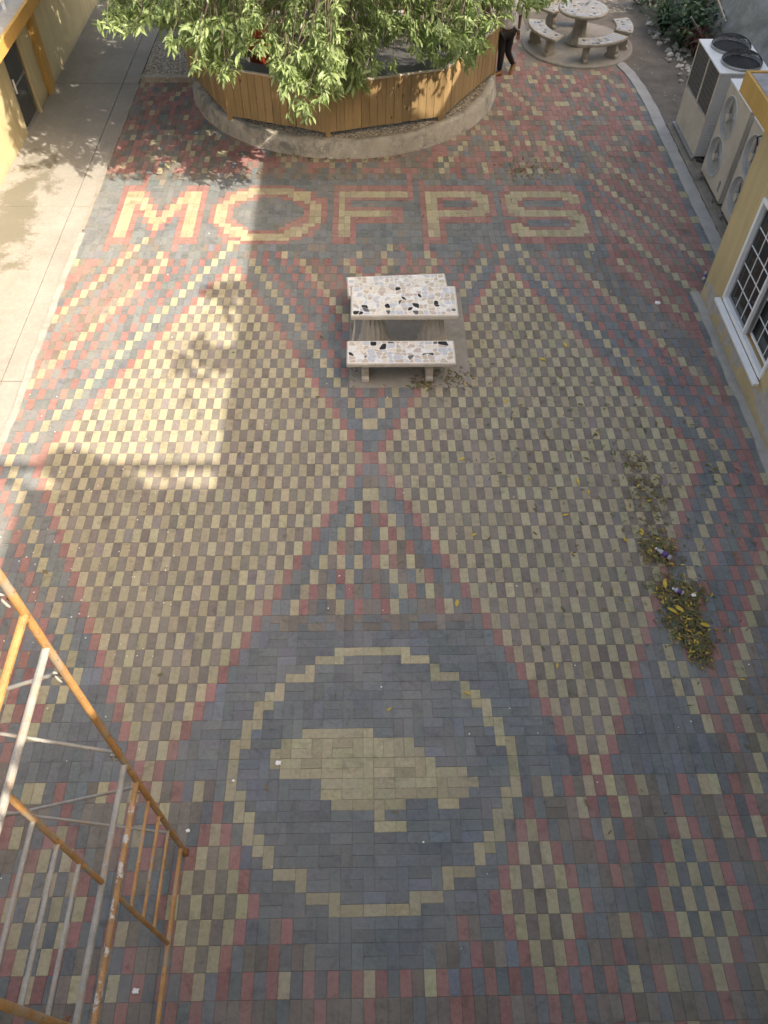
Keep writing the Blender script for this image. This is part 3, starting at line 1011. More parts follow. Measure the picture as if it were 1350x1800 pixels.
def mosaic(parent, x0, x1, y0, y1, z, nx, ny, seed, mtx=None, dark=.12):
    r = random.Random(seed)
    sx, sy = (x1 - x0) / nx, (y1 - y0) / ny
    P = {}
    for i in range(nx + 1):
        for j in range(ny + 1):
            jx = 0 if i in (0, nx) else r.uniform(-.46, .46) * sx
            jy = 0 if j in (0, ny) else r.uniform(-.44, .44) * sy
            P[i, j] = Vector((x0 + i * sx + jx, y0 + j * sy + jy, 0))
    for i in range(nx):
        for j in range(ny):
            qd = [P[i, j], P[i + 1, j], P[i + 1, j + 1], P[i, j + 1]]
            c = sum(qd, Vector()) / 4
            u = r.random()
            if u < dark: cn_, sh = ('black' if r.random() < .62 else 'slate'), r.uniform(.72, .98)
            else:
                cn_, sh = r.choice(['cream', 'cream', 'tan', 'ice', 'ice', 'white', 'white', 'pink', 'tan', 'cream']), r.uniform(.74, .92)
            poly = []
            for k in range(4):
                a, b = qd[k], qd[(k + 1) % 4]
                cut = r.uniform(.06, .3)
                poly += [c + (a.lerp(b, cut) - c) * sh, c + (a.lerp(b, 1 - r.uniform(.06, .3)) - c) * sh]
            if mtx is not None:
                poly = [mtx @ p for p in poly]
            m = MB()
            n_ = len(poly)
            zz = z + r.uniform(.002, .004)
            m.add([(p.x, p.y, z - .002) for p in poly] + [(p.x, p.y, zz) for p in poly],
                  [tuple(range(n_, 2 * n_))] + [(k, (k + 1) % n_, n_ + (k + 1) % n_, n_ + k) for k in range(n_)])
            m.build('mosaic_stone', CHIP[cn_], parent)


def slab_top(parent, name, x0, x1, y0, y1, z0, z1, mtx=None):
    m = MB().box(x0, x1, y0, y1, z0, z1, mtx)
    o = m.build(name, M['stone_l'], parent, bevel=.012)
    e = .02
    MB().box(x0 + e, x1 - e, y0 + e, y1 - e, z1 - .01, z1 + .002, mtx).build('grout', M['grout'], o)
    return o


tb = thing('stone_picnic_table', (.49, 2.13, .012), 'rectangular cast stone table with broken stone mosaic top on two fluted pedestals', 'table')
tt = slab_top(tb, 'tabletop', -.25, 1.21, 1.80, 2.46, .67, .74)
mosaic(tt, -.225, 1.185, 1.825, 2.435, .742, 19, 8, 5, None, .10)
for x in (.06, .90):
    MB().lathe([(.21, .012), (.215, .06), (.19, .085), (.195, .11), (.165, .15), (.175, .165), (.16, .19), (.165, .24), (.15, .36), (.11, .50), (.085, .60), (.09, .63), (.10, .67)], x, 2.13, 96, .10, 12).build('pedestal', M['stone_l'], tb, smooth=True)


def bench_legs(parent, xs, yc, h, mtx=None, mat='stone_l'):
    for x in xs:
        m = MB()
        prof = [(-.15, .012), (.15, .012), (.15, .07), (.11, .09), (.13, .15), (.12, .22), (.09, .25), (.12, .30), (.14, h), (-.14, h), (-.12, .30), (-.09, .25), (-.12, .22), (-.13, .15), (-.11, .09), (-.15, .07)]
        n_ = len(prof)
        vs = [Vector((x - .05, yc + a, z)) for a, z in prof] + [Vector((x + .05, yc + a, z)) for a, z in prof]
        if mtx is not None:
            vs = [mtx @ p for p in vs]
        m.add(vs, [tuple(range(n_))[::-1], tuple(range(n_, 2 * n_))] + [(i, (i + 1) % n_, n_ + (i + 1) % n_, n_ + i) for i in range(n_)])
        m.build('leg', M[mat], parent, bevel=.008)


b1 = thing('stone_bench', (.42, 1.44, .012), 'straight stone bench with large black mosaic chips in front of the picnic table', 'bench', 'stone benches at the picnic table')
t1 = slab_top(b1, 'seat', -.31, 1.16, 1.20, 1.68, .36, .42)
mosaic(t1, -.285, 1.135, 1.225, 1.655, .422, 16, 6, 21, None, .13)
bench_legs(b1, (-.06, .82), 1.44, .36)
b2 = thing('stone_bench', (.42, 2.95, .012), 'stone bench half hidden behind the picnic table, set slightly askew', 'bench', 'stone benches at the picnic table')
mt2 = Matrix.Translation((.42, 2.93, 0)) @ Matrix.Rotation(math.radians(3.4), 4, 'Z') @ Matrix.Translation((-.42, -2.93, 0))
t2 = slab_top(b2, 'seat', -.32, 1.15, 2.70, 3.17, .36, .42, mt2)
mosaic(t2, -.295, 1.125, 2.725, 3.145, .422, 19, 6, 33, mt2, .06)
bench_legs(b2, (-.06, .82), 2.93, .36, mt2)
# bent pipe under the table
pp = MB().tube([(-.19, 2.0, .66), (-.20, 1.95, .45), (-.24, 1.9, .2), (-.26, 1.88, .03)], .016, 8)
tag(pp.build('bent_pipe', M['stone_l'], None, (-.26, 1.88, .012), True), 'thin pale bent pipe leaning against the left end of the picnic table', 'pipe')

# ------------------------------------------------------------------ round mosaic table
RC = Vector((4.72, 12.30, 0))
rsl = MB()
rsl.lathe([(1.24, -.02), (1.23, .04), (1.20, .055)], RC.x, RC.y, 64)
struct(rsl.build('round_slab', M['slab']))


def chips_mesh(cells, z, seed, parent):
    r = random.Random(seed)
    groups = {}
    for qd in cells:
        c = sum(qd, Vector()) / 4
        u = r.random()
        nm = 'black' if u < .10 else 'slate' if u < .2 else r.choice(['wblue', 'wblue', 'wtan', 'wtan', 'brown', 'wgrey'])
        sh = r.uniform(.7, .9)
        poly = []
        for k in range(4):
            a, b = qd[k], qd[(k + 1) % 4]
            poly += [c + (a.lerp(b, r.uniform(.05, .3)) - c) * sh, c + (a.lerp(b, r.uniform(.7, .95)) - c) * sh]
        groups.setdefault(nm, MB()).add([(p.x, p.y, z + .003) for p in poly] + [(p.x, p.y, z - .002) for p in poly],
                                        [tuple(range(8))] + [((k + 1) % 8, k, 8 + k, 8 + (k + 1) % 8) for k in range(8)])
    for nm, m in groups.items():
        tag(m.build('mosaic', CHIP[nm], parent), kind='stuff')


rt = thing('round_stone_table', (RC.x, RC.y, .055), 'round cast stone table with speckled mosaic top beside the dirt path', 'table')
tp = MB().lathe([(.47, .69), (.525, .70), (.54, .72), (.54, .75), (.52, .765)], RC.x, RC.y, 48).build('tabletop', M['stone_d'], rt, smooth=False)
MB().lathe([(.505, .764), (.505, .767)], RC.x, RC.y, 40).build('grout', M['grout2'], tp)
cells = []
r_ = random.Random(11)
for ri in range(6):
    ra, rb = .495 * ri / 6, .495 * (ri + 1) / 6
    nseg = max(4, ri * 6 + 3)
    for k in range(nseg):
        a0, a1 = 2 * math.pi * (k + r_.uniform(-.1, .1)) / nseg, 2 * math.pi * (k + 1 + r_.uniform(-.1, .1)) / nseg
        cells.append([RC + Vector((r * math.cos(a), r * math.sin(a), 0)) for r, a in ((ra + .003, a0), (rb, a0), (rb, a1), (ra + .003, a1))])
chips_mesh(cells, .767, 4, tp)
MB().lathe([(.27, .055), (.28, .12), (.22, .16), (.15, .3), (.13, .5), (.16, .62), (.22, .69)], RC.x, RC.y, 48, .05, 14).build('pedestal', M['stone_d'], rt, smooth=True)
for (am, lab) in ((200, 'curved bluish mosaic bench on the planter side of the round stone table'),
                  (290, 'curved brown mosaic bench nearest the camera at the round stone table'),
                  (355, 'curved mosaic bench on the path side of the round stone table'),
                  (100, 'curved mosaic bench on the far side of the round stone table')):
    bn = thing('curved_bench', (RC.x + .95 * math.cos(math.radians(am)), RC.y + .95 * math.sin(math.radians(am)), .055), lab, 'bench', 'curved benches round the stone table')
    sp_ = 33 if am != 355 else 22
    A = [math.radians(am - sp_ + 2 * sp_ * i / 14) for i in range(15)]
    poly = [(RC.x + .78 * math.cos(a), RC.y + .78 * math.sin(a)) for a in A] + [(RC.x + 1.15 * math.cos(a), RC.y + 1.15 * math.sin(a)) for a in A[::-1]]
    st = MB().prism(poly, .40, .46).build('seat', M['stone_d'], bn, bevel=.012)
    gp = [(RC.x + .80 * math.cos(a), RC.y + .80 * math.sin(a)) for a in A[1:-1]] + [(RC.x + 1.13 * math.cos(a), RC.y + 1.13 * math.sin(a)) for a in A[::-1][1:-1]]
    MB().prism(gp, .458, .462).build('grout', M['grout2'], st)
    cells = []
    for ri in range(4):
        ra, rb = .81 + .078 * ri, .81 + .078 * (ri + 1)
        for k in range(11):
            a0, a1 = A[1] + (A[-2] - A[1]) * k / 11, A[1] + (A[-2] - A[1]) * (k + 1) / 11
            cells.append([RC + Vector((r * math.cos(a), r * math.sin(a), 0)) for r, a in ((ra, a0), (rb, a0), (rb, a1), (ra, a1))])
    chips_mesh(cells, .462, am, st)
    for s_ in (-.62, .62):
        a = math.radians(am + s_ * sp_)
        mt = Matrix.Translation((RC.x + .96 * math.cos(a), RC.y + .96 * math.sin(a), .045)) @ Matrix.Rotation(a - math.pi / 2, 4, 'Z')
        bench_legs(bn, (0,), 0, .36, mt, 'stone_d')

# ------------------------------------------------------------------ air conditioners
def fan_grille(parent, x, y, z, r):
    m = MB()
    n = 36
    ringv = []
    cyl = MB()
    for rr_, xx in ((r + .012, x + .002), (r + .012, x - .012), (r - .004, x - .012), (r - .006, x + .07)):
        for k in range(n):
            a = 2 * math.pi * k / n
            cyl.v.append(Vector((xx, y + rr_ * math.cos(a), z + rr_ * math.sin(a))))
    for j in range(3):
        for k in range(n):
            a, b = j * n + k, j * n + (k + 1) % n
            cyl.f.append((a, b, b + n, a + n))
    sh = cyl.build('fan_shroud', M['acside'], parent, smooth=True)
    MB().add([(x + .068, y + r * math.cos(2 * math.pi * k / n), z + r * math.sin(2 * math.pi * k / n)) for k in range(n)], [tuple(range(n))[::-1]]).build('fan_well', M['grille'], sh)
    for k in range(3):
        a0 = 2 * math.pi * k / 3 + .4
        vs = []
        for i in range(6):
            t_ = i / 5
            rr_ = .07 + (r * .88 - .07) * t_
            aw = .35 + .35 * t_
            vs += [(x + .05, y + rr_ * math.cos(a0 - aw), z + rr_ * math.sin(a0 - aw)), (x + .025, y + rr_ * math.cos(a0 + aw), z + rr_ * math.sin(a0 + aw))]
        MB().add(vs, [(2 * i, 2 * i + 1, 2 * i + 3, 2 * i + 2) for i in range(5)]).build('fan_blade', M['acside'], sh)
    g = MB()
    for k in range(26):
        a = 2 * math.pi * k / 26
        g.tube([(x - .012, y + .05 * math.cos(a), z + .05 * math.sin(a)), (x - .03, y + r * .55 * math.cos(a + .12), z + r * .55 * math.sin(a + .12)), (x - .010, y + r * math.cos(a + .2), z + r * math.sin(a + .2))], .0022, 4, False)
    for rr_ in (.3, .55, .8):
        g.tube([(x - .025 if rr_ < .7 else x - .02, y + r * rr_ * math.cos(2 * math.pi * k / 30), z + r * rr_ * math.sin(2 * math.pi * k / 30)) for k in range(31)], .0022, 4, False)
    g.build('fan_guard', M['wire'], sh)
    MB().tube([(x + .03, y, z), (x - .036, y, z)], .06, 20).build('fan_hub', M['acbody'], sh)


def side_unit(y0, y1, h, label):
    x0, x1 = 6.0, 6.36
    u = thing('air_conditioner', (6.18, (y0 + y1) / 2, .075), label, 'air conditioner', 'outdoor air conditioning units on the pad')
    z0 = .13
    yc, r = y0 + (y1 - y0) * .66, .315
    body = MB()
    # front panel with two round openings: rings of quads
    body.box(x0 + .06, x1, y0, y1, z0, z0 + h)
    bo = body.build('casing', M['acside'], u, bevel=.008)
    fr = bmesh.new()
    n = 32
    zc = (z0 + h * .29, z0 + h * .725)
    outer_y = (y0, y1)
    # two stacked cells, each a square ring round a circle
    for ci, zz in enumerate(zc):
        zl, zh = (z0, z0 + h * .51) if ci == 0 else (z0 + h * .51, z0 + h)
        ins, outs = [], []
        for k in range(n):
            a = 2 * math.pi * (k + .5) / n
            ins.append(fr.verts.new((x0, yc + r * math.cos(a), zz + r * math.sin(a))))
            ca, sa = math.cos(a), math.sin(a)
            ty = ((y1 - yc) / ca if ca > 0 else (y0 - yc) / ca) if abs(ca) > 1e-6 else 1e9
            tz = ((zh - zz) / sa if sa > 0 else (zl - zz) / sa) if abs(sa) > 1e-6 else 1e9
            t_ = min(ty, tz)
            outs.append(fr.verts.new((x0, yc + t_ * ca, zz + t_ * sa)))
        for k in range(n):
            j = (k + 1) % n
            fr.faces.new((ins[k], outs[k], outs[j], ins[j]))
        # corners
        for (yy, zz2) in ((y0, zl), (y0, zh), (y1, zl), (y1, zh)):
            near = sorted(outs, key=lambda v_: (v_.co.y - yy) ** 2 + (v_.co.z - zz2) ** 2)
            a_ = next(v_ for v_ in near if abs(v_.co.y - yy) < 1e-5)
            b_ = next(v_ for v_ in near if abs(v_.co.z - zz2) < 1e-5)
            cnr = fr.verts.new((x0, yy, zz2))
            try: fr.faces.new((a_, cnr, b_))
            except ValueError: pass
    me = bpy.data.meshes.new('front_panel')
    base = root_loc(u)
    for v_ in fr.verts: v_.co -= base
    fr.to_mesh(me); fr.free()
    me.materials.append(M['acbody'])
    fp = bpy.data.objects.new('front_panel', me); C.objects.link(fp); fp.parent = u
    MB().box(x0, x0 + .06, y0, y0 + .012, z0, z0 + h).box(x0, x0 + .06, y1 - .012, y1, z0, z0 + h).box(x0, x0 + .06, y0 + .012, y1 - .012, z0, z0 + .012).build('panel_edge', M['acbody'], u)
    for zz in zc:
        fan_grille(u, x0, yc, zz, r)
    MB().box(x0 - .012, x1 + .01, y0 - .012, y1 + .012, z0 + h, z0 + h + .03).build('lid', M['actop'], u, bevel=.008)
    MB().box(x0 - .004, x0, y0 + .16, y0 + .23, z0 + .12, z0 + .30).build('rating_plate', M['alu'], u)
    for k in range(3):
        MB().box(x0 + .10 + k * .09, x0 + .11 + k * .09, y0 - .008, y0, z0 + .3, z0 + h - .03).build('side_rib', M['acside'], u)
    for yy in (y0 + .15, y1 - .2):
        MB().box(x0 - .05, x1 + .02, yy, yy + .06, .075, .13).build('foot', M['alu'], u)
        MB().tube([(x0 - .03, yy + .03, .075), (x0 - .03, yy + .03, .17)], .012, 8).build('bolt', M['rust'], u)
    return u


side_unit(5.58, 6.70, 1.54, 'cream air conditioner with two stacked round fans, middle of the three units')
side_unit(4.27, 5.42, 1.54, 'cream two fan air conditioner partly hidden behind the yellow wall corner')
u1 = thing('air_conditioner', (6.42, 7.85, .075), 'tall air conditioner with black netted top fans and dark coil panels, next to the dirt', 'air conditioner', 'outdoor air conditioning units on the pad')
ax0, ax1, ay0, ay1, az0, az1 = 6.0, 6.86, 7.18, 8.54, .12, 1.56
MB().box(ax0 + .02, ax1, ay0, ay1, az0, az1).build('casing', M['acside'], u1, bevel=.01)
MB().box(ax0 - .002, ax0 + .02, ay0, ay1, az0, az0 + .66).build('lower_panel', M['acbody'], u1, bevel=.005)
MB().box(ax0 + .008, ax0 + .0195, ay0 + .05, ay1 - .03, az0 + .70, az1 - .03).build('coil', M['grille'], u1)
gr = MB()
for i in range(27):
    y = ay0 + .06 + i * (ay1 - ay0 - .10) / 26
    gr.box(ax0, ax0 + .008, y - .002, y + .002, az0 + .70, az1 - .03)
for i in range(9):
    z = az0 + .72 + i * .085
    gr.box(ax0 - .003, ax0 + .0, ay0 + .05, ay1 - .03, z, z + .004)
gr.build('coil_guard', M['wire'], u1)
for y in (ay0 + .02, (ay0 + ay1) / 2 - .03, ay1 - .02):
    MB().box(ax0 - .006, ax0 + .02, y - .022, y + .022, az0 + .66, az1).build('corner_rail', M['acbody'], u1)
for k in range(9):
    z = az0 + .14 + k * .055
    MB().box(ax0 + .08, ax1 - .08, ay0 - .008, ay0 + .001, z, z + .02).build('louvre', M['acside'], u1)
MB().box(ax0 - .015, ax1 + .01, ay0 - .012, ay1 + .012, az1, az1 + .03).build('lid', M['actop'], u1, bevel=.008)
for y in (ay0 + .36, ay1 - .36):
    fx = (ax0 + ax1) / 2 + .02
    ou = MB().lathe([(.345, az1 + .03), (.345, az1 + .075), (.325, az1 + .075), (.315, az1 + .035)], fx, y, 36)
    rg = ou.build('fan_ring', M['alu'], u1, smooth=True)
    MB().lathe([(.315, az1 + .031), (.315, az1 + .036)], fx, y, 36).build('fan_well', M['dark'], rg)
    net = MB()
    for k in range(40):
        a = math.pi * 2 * k / 40
        net.tube([(fx + .34 * math.cos(a) * math.cos(t_), y + .34 * math.sin(a) * math.cos(t_), az1 + .07 + .15 * math.sin(t_)) for t_ in (0, .4, .8, 1.2, 1.57)], .0035, 4, False)
    for t_ in (.1, .22, .34, .46, .6, .75, .9, 1.05, 1.2, 1.35):
        net.tube([(fx + .34 * math.cos(t_) * math.cos(k * math.pi / 14), y + .34 * math.cos(t_) * math.sin(k * math.pi / 14), az1 + .07 + .15 * math.sin(t_)) for k in range(29)], .0035, 4, False)
    net.build('fan_net', M['dark'], rg)
MB().box(ax0 - .05, ax0 + .0, ay0 - .03, ay1, .075, .115).build('base_rail', M['alu'], u1)
MB().box(ax0 + .15, ax1, ay0 - .02, ay1, .075, .12).build('base_rail', M['dark'], u1)
for k, (yy, zz) in enumerate(((7.30, .55), (7.24, .48))):
    tag(MB().tube([(6.86, yy, zz), (7.05, yy, zz), (7.12, yy - .1, zz - .1), (7.12, yy - .5, .12), (7.12, 4.0, .11)], .022, 8).build('refrigerant_pipe', M['dark'] if k else M['mortar'], None, (7.12, 6, .1), True),
        ('black' if k else 'white') + ' lagged pipe running behind the air conditioners', 'pipe')
# hose between units
tag(MB().tube([(6.05, 7.12, .09), (6.2, 7.0, .10), (6.4, 6.98, .12), (6.6, 7.05, .3)], .03, 8).build('black_hose', M['dark'], None, (6.2, 7.0, .075), True), 'black hose lying between two air conditioners', 'hose')
tag(MB().tube([(6.0, 5.0, 1.45), (5.92, 4.95, 1.6), (5.97, 4.8, 1.72), (6.1, 4.6, 1.72)], .012, 6).build('cable', M['dark'], None, (6.0, 5.0, 1.45), True), 'black cable looping over the air conditioner nearest the wall corner', 'cable')

# ------------------------------------------------------------------ leaves: shared shape
def leaf_shape(L_, W_, bend, fold):
    vs, fs = [], []
    prof = [(0, .05), (.25, .8), (.55, 1.0), (.82, .55), (1.0, 0)]
    for t_, w_ in prof[:-1]:
        z = -bend * t_ * t_ * L_
        vs += [(-W_ * w_ / 2, t_ * L_, z + fold * W_ * w_ / 2), (0, t_ * L_, z), (W_ * w_ / 2, t_ * L_, z + fold * W_ * w_ / 2)]
    vs.append((0, L_, -bend * L_))
    for i in range(3):
        a = i * 3
        fs += [(a, a + 1, a + 4, a + 3), (a + 1, a + 2, a + 5, a + 4)]
    fs += [(9, 10, 12), (10, 11, 12)]
    return vs, fs


# ------------------------------------------------------------------ tree
tree = thing('shade_tree', (PCX, PCY + .1, .3), 'spreading leafy tree with drooping long leaves growing from the fenced planter', 'tree')
prof_x = [(150, -40), (176, 10), (186, 62), (235, 70), (262, 50), (300, 88), (330, 92), (345, 128), (398, 152), (425, 105), (440, 60), (455, 105), (492, 150), (515, 205), (540, 213), (566, 190), (600, 178), (640, 170), (655, 140), (690, 132), (700, 70), (722, 62), (735, 112), (780, 126), (830, 118), (852, 98), (880, 45), (900, 25), (940, 28), (990, 16), (1000, -10), (1030, -60)]


def prof_y(px):
    if px <= prof_x[0][0] or px >= prof_x[-1][0]: return -70
    for (a, ya), (b, yb) in zip(prof_x, prof_x[1:]):
        if a <= px <= b:
            return ya + (yb - ya) * (px - a) / (b - a)


R3 = random.Random(42)
clusters = []


def vis(p):
    return pix(p)


# front fringe, seen from the camera
tries = 0
while len(clusters) < 400 and tries < 26000:
    tries += 1
    px = R3.uniform(178, 1000)
    py = R3.uniform(-20, 205)
    if py > prof_y(px) - 24: continue
    base_y = 5.4 if px < 600 else 7.0
    if px > 870: base_y = 8.2
    yy = base_y + R3.random() ** 1.3 * 2.3 + max(0, (120 - py)) / 120 * .7
    p = unpix(px, py, 1, yy)
    if p.z < 1.35: continue
    clusters.append((p, True))
# fringe tips
for px, py in prof_x[2:-2]:
    base_y = 5.3 if px < 600 else 6.9
    if px > 870: base_y = 8.2
    p = unpix(px, py - 20, 1, base_y + R3.uniform(0, .8))
    clusters.append((p, True))
# crown above the frame and to the back
CC = Vector((-.6, 8.9, 4.0))
tries = 0
nc = 0
while nc < 1000 and tries < 40000:
    tries += 1
    u = Vector((R3.uniform(-1, 1), R3.uniform(-1, 1), R3.uniform(-1, 1)))
    if u.length > 1: continue
    p = CC + Vector((u.x * 5.0, u.y * 4.9, u.z * 2.3))
    px, py, dp = pix(p)
    if py > prof_y(px) - 45 and py > -60: continue
    if p.z < 1.5: continue
    gx, gy = p.x - .85 * p.z, p.y + .55 * p.z           # where its shadow lands
    if gx < -1.9 and gy < 6.5 + max(0, -4.2 - gx) * .45: continue
    if -3.1 < gx < -1.7 and gy < 7.9: continue
    clusters.append((p, False))
    nc += 1
nc = 0
while nc < 1350:  # extra leaf clusters, placed by where their shade lands on the left walkway
    z = R3.uniform(3.4, 6.2)
    gx, gy = R3.uniform(-8.5, -3.4), R3.uniform(8.4, 17.5)
    p = Vector((gx + .85 * z, gy - .55 * z, z))
    px, py, dp = pix(p)
    if py > prof_y(px) - 45 and py > -60: continue
    clusters.append((p, False))
    nc += 1
LEAVES = []
for p, seen in clusters:
    out = Vector((p.x - CC.x, p.y - CC.y, 0))
    if out.length > .01: out.normalize()
    stem = (out * .7 + Vector((R3.uniform(-.5, .5), R3.uniform(-.5, .5), R3.uniform(-.45, .25)))).normalized()
    near = seen or pix(p)[1] > -150
    for k in range(R3.randint(26, 38) if seen else R3.randint(13, 18)):
        t_ = R3.uniform(-.22, .12)
        base = p + stem * t_ + Vector((R3.gauss(0, .03), R3.gauss(0, .03), R3.gauss(0, .03)))
        d = (stem * R3.uniform(.1, 1.0) + Vector((R3.gauss(0, .6), R3.gauss(0, .6), R3.gauss(-.42, .45)))).normalized()
        LEAVES.append((base, d, R3.uniform(.09, .20) if near else R3.uniform(.24, .36), R3.uniform(-.9, .9), seen))
shapes = [leaf_shape(1, .24, b, f) for b, f in ((.12, .25), (.3, .35), (.45, .2), (.2, .5))]
leafmesh = []
for vs, fs in shapes:
    me = bpy.data.meshes.new('leaf')
    me.from_pydata(vs, [], fs)
    me.materials.append(M['leaf'])
    me.shade_smooth()
    leafmesh.append(me)


def leaf_mtx(base, d, L_, roll):
    q_ = d.to_track_quat('Y', 'Z').to_matrix().to_4x4()
    return Matrix.Translation(base) @ q_ @ Matrix.Rotation(roll, 4, 'Y') @ Matrix.Scale(L_, 4)


vis_l = []
for i, (b, d, L_, roll, seen) in enumerate(LEAVES):
    px, py, dp = pix(b + d * L_ * .5)
    if seen and 0 < px < 1350 and 4 < py < 260:
        vis_l.append((dp, i))
vis_l.sort()
single = set(i for _, i in vis_l[:300])
crown = MB()
tl = root_loc(tree)
for i, (b, d, L_, roll, seen) in enumerate(LEAVES):
    mt = leaf_mtx(b, d, L_, roll)
    k = i % 4
    if i in single:
        o = bpy.data.objects.new('leaf', leafmesh[k])
        C.objects.link(o)
        o.parent = tree
        o.matrix_local = Matrix.Translation(-tl) @ mt
    else:
        crown.add([mt @ Vector(v_) for v_ in shapes[k][0]], shapes[k][1])
tag(crown.build('crown', M['leaf'], tree, smooth=True), kind='stuff')
MB().tube([(PCX, PCY + .1, .3), (PCX + .05, PCY, 1.0), (PCX - .1, PCY - .2, 1.8), (PCX - .05, PCY - .3, 2.5)], [.2, .16, .14, .11], 12).build('trunk', M['bark'], tree, smooth=True)
fork = Vector((PCX - .05, PCY - .3, 2.4))
anch = []
for k in range(11):
    a = 2 * math.pi * k / 11 + .2
    e = CC + Vector((3.1 * math.cos(a), 3.0 * math.sin(a), R3.uniform(-.3, .7)))
    mid = fork.lerp(e, .5) + Vector((0, 0, .55))
    MB().tube([fork - Vector((0, 0, .25)), fork.lerp(mid, .5) + Vector((0, 0, .15)), mid, mid.lerp(e, .6), e], [.075, .06, .048, .035, .02], 8).build('limb', M['bark'], tree, smooth=True)
    anch += [mid, mid.lerp(e, .6), e]
tw_ = MB()
for p, seen in clusters:
    a = min(anch, key=lambda q_: (q_ - p).length)
    if (a - p).length > 1.0:
        if R3.random() < .72:
            a = p + (a - p).normalized() * R3.uniform(.3, .6) + Vector((R3.gauss(0, .1), R3.gauss(0, .1), R3.uniform(-.05, .15)))
    m_ = a.lerp(p, .6) + Vector((R3.gauss(0, .06), R3.gauss(0, .06), .16 * (a - p).length))
    tw_.tube([a, m_, p], [.011, .007, .003], 4, False)
tw_.build('twigs', M['bark'], tree)
tag(tree.children[-1], kind='stuff')

# unseen leaf clumps added at the roof edge to cast soft shadows on the paving
for (gx, gy, rad, nl, lab) in ((-2.2, 3.3, .2, 26, 'unseen leaf clump added at the upper roof edge for its shadow, farther from the tower'), (-2.4, 1.75, .22, 30, 'unseen leaf clump added at the upper roof edge for its shadow, nearer the tower')):
    c_ = Vector((gx, gy, 0)) + Vector((.85, -.55, 1)) * 9.45
    m = MB()
    for k in range(nl):
        b = c_ + Vector((R3.gauss(0, rad * .6), R3.gauss(0, rad * .8), R3.gauss(0, rad * .3)))
        d = Vector((R3.gauss(-.3, 1), R3.gauss(0, 1), R3.gauss(0, .5))).normalized()
        mt = leaf_mtx(b, d, .35, R3.uniform(-1, 1))
        m.add([mt @ Vector((v_[0] * 1.5, v_[1], v_[2])) for v_ in shapes[1][0]], shapes[1][1])
    r0 = thing('shadow_clump', c_, lab, 'plant')
    m.build('foliage', M['plantleaf'], r0)
    MB().tube([c_, (6.1, c_.y, 9.42)], .03, 6).build('stem', M['bark'], r0)
    MB().lathe([(.15, 9.415), (.2, 9.7)], 6.2, c_.y, 16).build('pot', M['red'], r0)

# ------------------------------------------------------------------ scaffold
SX, SY, SB = -1.70, -4.85, -6.38
sc = thing('scaffold_tower', (SX, SY, .01), 'tall scaffold of orange and grey steel frames with rungs in the near left corner', 'scaffold')
XS2 = -4.0


def tubeo(name, a, b, r, mat):
    return MB().tube([a, b], r, 12).build(name, M[mat], sc, smooth=False)


for xx, full in ((SX, True), (XS2, False)):
    for z0, z1, mt_ in ((.01, 2.0, 'orange_paint'), (2.0, 4.0, 'orange_paint'), (4.0, 6.0, 'orange_paint')):
        tubeo('upright', (xx, SY, z0), (xx, SY, z1 - .006), .0235, mt_)
        tubeo('upright', (xx, SB, z0), (xx, SB, z1 - .006), .0235, mt_)
        tubeo('coupling_pin', (xx, SY, z1 - .03), (xx, SY, z1 + .03), .0205, 'rust')
    frames = [(.20, 1.86, 'orange_paint', 0, 'splat'), (2.20, 3.84, 'galv', 1, 'galv'), (4.17, 5.84, 'orange_paint', 0, 'galv')]
    for zb, zt, mt_, side, topm in frames:
        tubeo('crossbar', (xx, SY, zt), (xx, SB, zt), .0215, topm)
        tubeo('crossbar', (xx, SY, zb), (xx, SB, zb), .0215, mt_ if side == 0 else 'galv')
        ym_ = -5.61
        tubeo('stile', (xx, ym_, zb + .02), (xx, ym_, zt - .02), .0175, 'orange_paint')
        if not full: continue
        for z in (1.47, 1.10, .74) if zb < 1 else (3.47, 3.08, 2.69) if zb < 3 else (5.5, 5.1, 4.7):
            a, b = (SY, ym_) if side == 0 else (ym_, SB)
            tubeo('rung', (xx, a, z), (xx, b, z), .0135, mt_)
for zl, zh in ((.48, 1.66), (2.30, 3.50), (4.3, 5.5)):
    for a, b, mt_ in ((zl, zh, 'galv'), (zh, zl, 'galv')):
        tubeo('brace', (SX - .02, SY + .03, a), (XS2 + .02, SY + .03, b), .0125, mt_)
        tubeo('brace', (SX - .02, SB - .03, a), (XS2 + .02, SB - .03, b), .0125, mt_)
    for z in (zl, zh):
        for yy in (SY, SB):
            MB().tube([(SX - .02, yy, z + .05), (SX - .055, yy, z + .045), (SX - .065, yy, z), (SX - .055, yy, z - .05), (SX - .045, yy, z - .065)], .008, 6).build('brace_hook', M['mortar'], sc, smooth=True)
            MB().tube([(SX - .03, yy, z), (SX - .02, yy + .06, z)], .012, 8).build('brace_pin', M['rust'], sc)
for yy in (SY, SB):
    MB().box(SX - .032, SX + .032, yy - .032, yy + .032, .005, .016).build('base_plate', M['rust'], sc)

# ------------------------------------------------------------------ person
def skin_obj(name, pts, edges, radii, mat, parent, sub=2):
    org = root_loc(parent)
    me = bpy.data.meshes.new(name)
    me.from_pydata([Vector(p) - org for p in pts], edges, [])
    o = bpy.data.objects.new(name, me)
    C.objects.link(o)
    o.parent = parent
    md = o.modifiers.new('skin', 'SKIN')
    md.use_smooth_shade = True
    sv = me.skin_vertices[0].data
    for i, r in enumerate(radii):
        sv[i].radius = r if isinstance(r, tuple) else (r, r)
    sv[0].use_root = True
    ss = o.modifiers.new('sub', 'SUBSURF')
    ss.levels = ss.render_levels = sub
    me.materials.append(mat)
    return o


